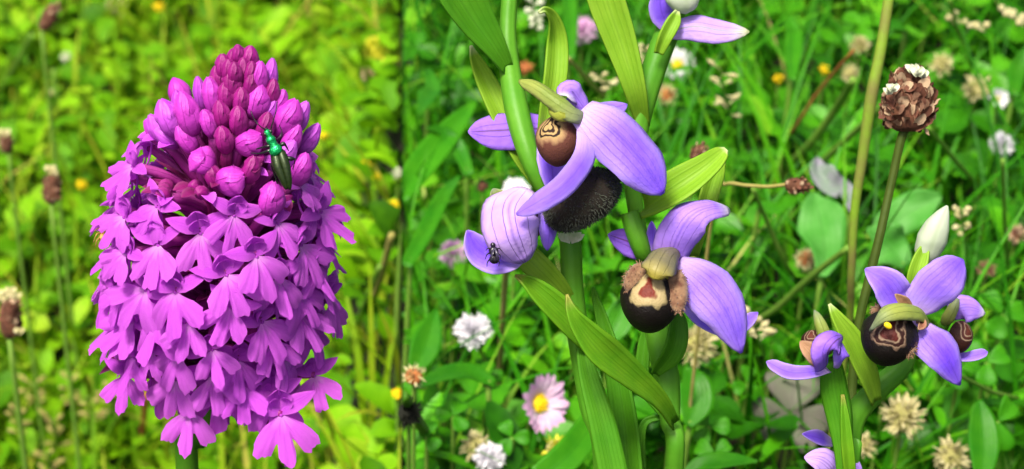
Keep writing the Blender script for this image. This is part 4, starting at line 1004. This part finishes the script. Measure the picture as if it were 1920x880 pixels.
spiky_head('dead_clover_head', (1782, 856), .05, 84, 'cream star shaped dead clover head among round leaves', 'clover head', seed=12)
spiky_head('dead_clover_head', (1302, 645), .055, 96, 'cream dead clover head behind the cream marked bee orchid', 'clover head', seed=13, n=130)
spiky_head('dead_clover_head', (893, 838), .05, 66, 'cream and green dead clover head touching a white daisy', 'clover head', seed=14)
spiky_head('dead_clover_head', (1832, 166), .05, 66, 'cream open dead head beside the greyish daisy', 'clover head', seed=15, face=(0, 1.2), squash=.6)
spiky_head('dead_clover_head', (1612, 86), .05, 44, 'upper of two cream dead heads by the spotted stalk', 'clover head', seed=16)
spiky_head('dead_clover_head', (1594, 138), .05, 42, 'lower of two cream dead heads by the spotted stalk', 'clover head', seed=17)
spiky_head('dead_clover_head', (1620, 836), .05, 56, 'small cream dead head between the low bee orchid and the largest cream head', 'clover head', seed=18)
spiky_head('dead_clover_head', (1512, 486), .05, 50, 'faded cream and brown head on the large pale leaf', 'clover head', core='rust', seed=19)
spiky_head('dead_clover_head', (1765, 120), .05, 54, 'pale torn dead head right above the plump seed head', 'clover head', seed=20, n=60)
spiky_head('dead_clover_head', (1250, 178), .045, 46, 'brown and cream withered head under the yellow centred daisy', 'clover head', core='rust', seed=21)
spiky_head('dead_clover_head', (1850, 505), .045, 40, 'small brownish withered head right of the white bud', 'clover head', mat='scale_a', core='brown', seed=22)
spiky_head('dead_clover_head', (1905, 440), .045, 44, 'pale brown withered head near the slim upright stem', 'clover head', mat='scale_c', core='brown', seed=23)
spiky_head('dead_clover_head', (1378, 418), .05, 30, 'tiny grey withered head beside the pale sepal tip', 'clover head', mat='scale_b', core='brown', seed=24, n=50)
spiky_head('dead_clover_head', (776, 706), .075, 54, 'rusty orange withered head with white bristles', 'clover head', mat='cream', core='rust', seed=25, n=60)
spiky_head('black_seed_head', (766, 775), .08, 66, 'blackish bristly seed head on a thick dark stem', 'seed head', mat='blackhead', core='blackhead', seed=26, n=160, wd=.06)
spiky_head('medick_flower', (1042, 842), .05, 60, 'dull yellow green flower cluster near the pink tipped daisy', 'flower', mat='lemon', core='cream_dk', seed=27, n=60, wd=.14)
spiky_head('medick_flower', (1460, 148), .05, 24, 'left small round yellow flower deep in the dark clover', 'flower', mat='yellow', core='yellow', seed=28, n=70, wd=.16)
spiky_head('medick_flower', (1545, 130), .05, 22, 'small yellow flower close to the cream dead heads', 'flower', mat='yellow', core='yellow', seed=29, n=70, wd=.16)
spiky_head('dead_clover_head', (986, 128), .06, 34, 'rusty brown withered head behind the curled upright bract', 'clover head', mat='rust', core='rust', seed=30, n=50)
spiky_head('dead_clover_head', (905, 350), .06, 34, 'dark grey withered head left of the ragged white daisy', 'clover head', mat='blackhead', core='brown', seed=31, n=60)

# left: the blurred flowers and heads of the hollow
LY = 'blurred yellow flowers in the turf'
def lflower(x, y, d, label, mat='yellow', h=.03, seed=0, name='medick_flower', core=None, n=70, **k):
    return spiky_head(name, (x, y), h, d, label, 'flower', mat=mat, core=core or mat, seed=seed, n=n, wd=.16, group=k.pop('group', LY), **k)
for i, (x, y, d, lb) in enumerate([(606, 250, 27, 'round yellow flower closest to the green beetle'), (686, 311, 24, 'brighter of two close yellow flowers above the straw stalk'), (153, 347, 22, 'small yellow flower beside the brown seed head with white tuft'),
        (738, 384, 24, 'small yellow flower just behind the top of the straw stalk'), (297, 13, 22, 'small yellow flower near the pale straw yellow head'), (745, 738, 24, 'small yellow flower in low turf at the edge of the clover'),
        (58, 6, 22, 'small yellow flower behind the long leaning brown seed head'), (706, 332, 16, 'smaller of two close yellow flowers above the straw stalk')]):
    lflower(x, y, d, lb, seed=40 + i)
lflower(708, 92, 58, 'large pale yellow flower cluster above the other yellow flowers', 'lemon', seed=50, group=None, n=90)
lflower(218, 10, 46, 'pale straw yellow flower head at the far rim of the hollow', 'cream', seed=51, group=None, name='dead_clover_head')
lflower(123, 107, 22, 'tiny whitish pink bud above the green turf', 'white_frill', seed=52, group=None, name='meadow_bud')
lflower(97, 180, 26, 'pale green grey bud head below the whitish pink bud', 'cream', seed=53, group=None, name='meadow_bud')
lflower(745, 325, 24, 'whitish fading flower at the edge of the turf hollow', 'white_frill', seed=54, group=None, name='meadow_bud')
lflower(690, 140, 30, 'faint orange brown withered flower below the pale yellow cluster', 'scale_c', seed=55, group=None, name='meadow_bud')
lflower(640, 372, 20, 'dull yellow brown bud right of the orchid shoulder', 'cream', seed=56, group=None, name='meadow_bud')
seed_head('plantain', (98, 328), (96, 384), 250, 40, 'brown seed head with a white tuft left of the orchid spike', 'plantain', 50, stem_m='stem_bg', stem_w=10, seed=61, extra=[(94, 318, 8, 12), (100, 324, 8, 9)])
seed_head('plantain', (22, 562), (18, 636), 190, 50, 'dark brown seed head with yellowish anthers on a straight green stem', 'plantain', 60, stem_m='stem_bg', stem_w=12, seed=62, extra=[(10, 552, 8, 14), (30, 556, 8, 12), (36, 622, 12, 11), (2, 562, 8, 10), (20, 546, 8, 12)])
seed_head('plantain', (106, 10), (78, 58), 330, 34, 'long brown seed head leaning at the far side of the turf', 'plantain', 50, stem_m='stem_bg', stem_w=9, seed=63)
seed_head('plantain', (8, 248), (16, 288), 300, 30, 'small pale seed head with a white tip beside the brown tufted one', 'plantain', 36, stem_m='stem_bg', stem_w=8, seed=64, extra=[(8, 250, 8, 13)])
stalk('grass_stem', [(60, 66, 320, 11), (30, 120, 320, 11), (-10, 190, 330, 12)], 'stem_bg', 'pale stem arching from the long brown seed head', 'grass stem')
stalk('grass_stem', [(735, 440, 200, 13), (716, 510, 205, 13), (694, 580, 215, 11), (672, 650, 230, 10)], 'straw', 'thick straw coloured stalk right of the orchid spike', 'grass stem')
stalk('grass_stem', [(712, 500, 205, 10), (676, 590, 215, 10), (640, 680, 235, 10)], 'stem_bg', 'forked green stem right of the orchid spike', 'grass stem')
stalk('grass_stem', [(100, 130, 300, 9), (108, 230, 290, 9), (113, 320, 290, 9)], 'stem_bg', 'straight green stem carrying a yellowish bud', 'grass stem')
stalk('grass_stem', [(275, 740, 190, 12), (268, 800, 200, 12), (262, 870, 215, 12)], 'rust', 'reddish brown stem behind the lowest magenta flowers', 'grass stem')

# leaves that can be told apart
def trifoliate(pxy, h, size, label, mat='clover', rot=0.0, face=(0, .5), group=None, seed=0, stem=(0, 0), fold=.12):
    r = random.Random(seed); p = G(pxy[0], pxy[1], h); L = size * ppx(p)
    sg, g = stem_to_ground(p, 1.1e-3, stem[0], stem[1])
    t = thing('clover_leaf', g, label, 'clover', group); part('stalk', sg, M['stem_bg'], t)
    y = nhint(face); a0 = nz(np.cross(y, ZUP + .01 * RT)); b0 = np.cross(y, a0)
    for q in range(3):
        a = rot + q * 2.094 + r.uniform(-.12, .12); o = a0 * math.cos(a) + b0 * math.sin(a)
        k = L * r.uniform(.9, 1.1)
        V, F, UV = ribbon([p + o * k * .03, p + o * k * .4 + y * k * .05, p + o * k * .75 + y * k * .03, p + o * k - y * k * .06], nh=tuple(nz(y + r.uniform(-.2, .2) * o)), nu=10, nv=6, fold=fold, cup=0, shape=[(0, .08), (.12, .3), (.4, .78), (.65, 1), (.85, .9), (.95, .62), (1, .4)], width=k * (1.5 if mat == 'clover_pale' else .95))
        part('leaflet', side_clip((V, F, UV)), M[mat], t, .00015)
    return t
CG = 'clover leaves standing out of the sward'
CL = [(1880, 590, .07, 62), (1800, 690, .065, 56), (1870, 790, .07, 66), (1850, 680, .075, 54), (1330, 800, .07, 52), (1310, 740, .055, 46), (800, 600, .055, 36), (835, 560, .055, 34), (870, 540, .05, 34), (930, 560, .05, 36), (800, 660, .06, 38), (910, 700, .06, 40), (1440, 480, .05, 36),
      (1380, 210, .045, 34), (1420, 190, .045, 36), (1470, 220, .05, 36), (1330, 300, .05, 34), (1380, 300, .055, 36), (1750, 560, .055, 34), (1880, 480, .05, 34), (1900, 380, .05, 32), (1500, 60, .045, 32), (1360, 620, .05, 36), (1450, 640, .05, 36), (1400, 720, .055, 40),
      (820, 180, .05, 36), (790, 420, .055, 36), (850, 780, .07, 46), (800, 820, .07, 44), (1000, 640, .05, 36), (960, 820, .065, 42), (1430, 300, .05, 34), (1560, 220, .05, 32), (1780, 230, .05, 32), (1720, 330, .05, 34), (1860, 330, .05, 32), (1660, 720, .055, 36), (1340, 850, .07, 44)]
MARKS = [(1692, 782, 'largest cream head'), (1782, 856, 'cream star head'), (1302, 645, 'cream marked lip'), (893, 838, 'cream green head'), (1832, 166, 'greyish daisy'), (1092, 58, 'closed pink daisy'), (1270, 122, 'yellow centred daisy'),
         (886, 620, 'white closed daisy'), (850, 476, 'pink daisy bud'), (1008, 757, 'pink tipped daisy'), (1880, 270, 'white daisy ball'), (1460, 148, 'yellow flower'), (1495, 348, 'nodding seed head'), (968, 366, 'ragged white daisy'),
         (1540, 430, 'large pale leaf'), (1845, 590, 'pale tipped sepal'), (1478, 778, 'grey clover leaf'), (1255, 830, 'main orchid stem'), (776, 706, 'rusty withered head'), (766, 775, 'black bristly head'), (1042, 842, 'yellow green cluster'), (1752, 440, 'white bud'),
         (1850, 505, 'brownish withered head'), (1905, 440, 'pale brown head'), (1700, 190, 'plump seed head'), (1362, 282, 'pale bract tip'), (1437, 680, 'violet strap sepal'), (820, 280, 'wide slanting blade'), (1612, 86, 'two cream heads'), (1390, 655, 'pointed violet sepal')]
for i, (x, y, h, s_) in enumerate(CL):
    near = sorted(MARKS, key=lambda q: (q[0] - x) ** 2 + (q[1] - y) ** 2)[:2]
    r = random.Random(i); trifoliate((x, y), h - .012, s_ * .82, 'green clover leaf near the %s and the %s' % (near[0][2], near[1][2]), rot=r.uniform(0, 6), face=(r.uniform(-.4, .4), r.uniform(.1, .9)), group=CG, seed=i)
trifoliate((1482, 775), .035, 70, 'large greyish pink clover leaf below the half open flower', 'clover_pale', rot=.5, face=(-.1, .3), seed=90)

def leaf_thing(name, lst, mat, label, cat, nh=(0, .3), fold=.15, cup=0, wave=0.0, group=None, nu=20):
    c = rooted(lst, .062, .07); b = c[0][0]
    g = np.array([b[0], b[1] + .004, 0.0]); g[2] = float(ground_z(g[0], g[1])) - .002
    t = thing(name, g, label, cat, group)
    part('blade', side_clip(ribbon(c, nh=nh, nu=nu, nv=8, fold=fold, cup=cup, wave=wave)), M[mat], t, .00018)
    part('stalk', side_clip(tube([(g, 1.6e-3), ((g + b) / 2, 1.5e-3), (b + (c[1][0] - b) * .3, 1.3e-3)], 7, 10)), M['stem_bg'], t)
    return t
leaf_thing('broad_leaf', [(1540, 520, 85, 20), (1546, 480, 80, 62), (1540, 430, 75, 88), (1532, 390, 74, 60), (1524, 362, 74, 14)], 'pale_leaf', 'large pale green scalloped leaf left of the dark seed head stem', 'leaf', wave=.22)
leaf_thing('broad_leaf', [(1636, 452, 95, 24), (1672, 420, 92, 64), (1720, 390, 92, 70), (1764, 366, 92, 12)], 'pale_leaf', 'pale green toothed leaf behind the white bud', 'leaf', wave=.2)
leaf_thing('broad_leaf', [(1700, 500, 95, 20), (1672, 470, 92, 80), (1650, 448, 92, 70), (1626, 430, 92, 8)], 'pale_leaf', 'smaller pale green leaf beneath the toothed leaf', 'leaf', wave=.2)
leaf_thing('withered_leaf', [(1600, 400, 62, 14), (1584, 362, 58, 40), (1556, 346, 56, 44), (1536, 322, 56, 40), (1534, 296, 57, 6)], 'grey_leaf', 'withered grey violet leaf curled against the spotted stalk', 'leaf', wave=.2, fold=.3)
BL = [([(745, 372, 55, 40), (800, 300, 50, 56), (850, 240, 50, 44), (892, 190, 52, 8)], 'wide dark green blade slanting up left of the pale veined flower', (0, .3)),
      ([(760, 500, 90, 22), (795, 440, 85, 32), (830, 370, 84, 28), (862, 330, 84, 6)], 'narrow green blade below the wide slanting blade', (0, .3)),
      ([(772, 700, 80, 20), (792, 660, 75, 56), (806, 620, 74, 46), (818, 580, 74, 6)], 'broad upright green leaf left of the white closed daisy', (.2, .2)),
      ([(1010, 900, 60, 50), (1070, 850, 50, 60), (1120, 780, 48, 46), (1150, 720, 48, 8)], 'broad green leaf slanting behind the sheathed orchid stem', (0, .4)),
      ([(1280, 900, 45, 20), (1320, 872, 40, 40), (1370, 866, 40, 36), (1420, 866, 42, 6)], 'pale green leaf lying along the bottom beside the orchid stem', (0, .9)),
      ([(1066, 110, 60, 24), (1068, 50, 58, 30), (1066, -20, 58, 30)], 'upright green grass blade behind the closed pink daisy', (.1, .1)),
      ([(1484, 150, 130, 14), (1486, 100, 125, 34), (1488, 60, 124, 30), (1480, 30, 124, 5)], 'upright bright green leaf above the small yellow flower', (.1, .2)),
      ([(1840, 900, 60, 30), (1842, 840, 55, 60), (1840, 790, 54, 50), (1836, 750, 54, 8)], 'oval bright green leaf rising beside the cream star shaped head', (.1, .3)),
      ([(1290, 800, 60, 16), (1302, 760, 56, 66), (1300, 720, 55, 62), (1286, 690, 55, 8)], 'rounded green leaf just right of the main orchid stem', (.1, .4)),
      ([(1700, 60, 130, 10), (1690, 52, 130, 26), (1670, 50, 130, 26), (1650, 54, 130, 6)], 'small bright oval leaf beside the spotted stalk top', (0, .6)),
      ([(800, 130, 100, 12), (812, 165, 96, 30), (800, 185, 95, 34), (786, 215, 95, 6)], 'small pale spoon shaped leaf left of the keeled bract', (0, .4)),
      ([(930, 720, 75, 16), (880, 700, 72, 40), (830, 706, 72, 36), (780, 730, 74, 6)], 'arching green leaf below the white closed daisy', (0, .8)),
      ([(1140, 640, 40, 20), (1156, 610, 36, 56), (1172, 576, 36, 44), (1190, 548, 38, 6)], 'bright green leaf behind the dark lip with the cream mark', (0, .4)),
      ([(1900, 180, 120, 20), (1905, 140, 116, 34), (1916, 110, 116, 24), (1930, 86, 116, 5)], 'pale upright leaf at the right beyond the greyish daisy', (0, .3)),
      ([(880, 330, 80, 20), (860, 280, 76, 30), (830, 250, 76, 26), (800, 240, 76, 5)], 'dark green arching blade crossing the wide slanting blade', (0, .6)),
      ([(1415, 380, 90, 14), (1450, 392, 86, 40), (1480, 384, 86, 34), (1500, 372, 87, 5)], 'small green leaf under the nodding seed head', (0, .7))]
for i, (lst, lab, nh) in enumerate(BL):
    leaf_thing('meadow_leaf', lst, 'blade' if i % 3 else 'clover', lab, 'leaf', nh=nh)

# flowering grass panicles: thin stem with pale spikelets
def panicle(lst, label, n=14, wd=9, seed=0, mat='cream', group=None, sp=16):
    r = random.Random(seed); c = rooted(lst); p = c[-1][0]
    g = np.array([p[0], p[1] + .006, 0.0]); g[2] = float(ground_z(g[0], g[1])) - .003
    t = thing('flowering_grass', g, label, 'grass', group)
    part('stem', side_clip(tube(c + [((p + g) / 2, c[-1][1]), (g, c[-1][1])], 6, 30)), M['stem_bg'], t)
    cr = crom([list(a) for a, b in c], 40); u = ppx(p)
    for i in range(n):
        q = cr[int(i / n * 22)]; sd = 1 if i % 2 else -1
        d = nz(sd * RT * r.uniform(.4, 1) + UP * r.uniform(-.2, .9) + FW * r.uniform(-.5, .5)); e = q + d * sp * u * r.uniform(.7, 1.6)
        part('spikelet', side_clip(tube([q, (q + e) / 2, e], 6, 5, shape=[(0, .15), (.35, .25), (.6, 1), (.85, .8), (1, .1)], width=wd * u)), M[mat], t)
panicle([(998, 6, 70, 3), (1003, 40, 70, 3), (1008, 80, 72, 3), (1012, 130, 78, 3)], 'white tufted flowering grass left of the curled upright bract', 10, 14, 1, 'white_frill')
panicle([(1208, 92, 100, 3), (1212, 120, 100, 3), (1218, 150, 104, 3), (1222, 220, 112, 3)], 'cream flowering grass spike beside the forked orchid stem', 9, 9, 2)
panicle([(1350, 130, 110, 4), (1362, 190, 110, 5), (1380, 250, 115, 5), (1384, 300, 125, 5)], 'pale loose flowering grass over dark clover right of the pale lilac sepal', 10, 8, 3, sp=22)
panicle([(1120, 140, 90, 3), (1140, 160, 90, 3), (1165, 180, 96, 4), (1190, 260, 110, 4)], 'brownish flowering grass between the drooping flower and the closed pink daisy', 7, 9, 4)
panicle([(1846, 60, 130, 3), (1800, 40, 130, 4), (1760, 10, 135, 4), (1740, 30, 145, 4)], 'straw flowering grass bending over near the thin green grass stem', 8, 12, 5)
panicle([(1920, 50, 120, 4), (1880, 20, 120, 4), (1860, 0, 125, 4)], 'pale green flowering grass at the upper right rim', 8, 13, 6)
panicle([(1800, 390, 110, 4), (1808, 440, 110, 4), (1812, 500, 120, 4)], 'faded flowering grass behind the white bud', 9, 11, 7)
panicle([(1410, 600, 70, 4), (1424, 640, 72, 4), (1436, 700, 80, 4)], 'pale green flowering grass left of the half open flower', 12, 13, 8, sp=22)
for i, (x, y) in enumerate([(60, 720), (130, 715), (165, 745), (30, 770), (100, 790), (205, 730), (90, 850), (570, 820), (600, 760)]):
    panicle([(x, y, 200, 6), (x + 4, y + 34, 202, 6), (x + 8, y + 70, 210, 6), (x + 8, y + 130, 230, 6)], 'blurred cream flowering grass low in the turf below the orchid', 8, 9, 20 + i, 'straw', 'cream flowering grasses in the turf', sp=22)
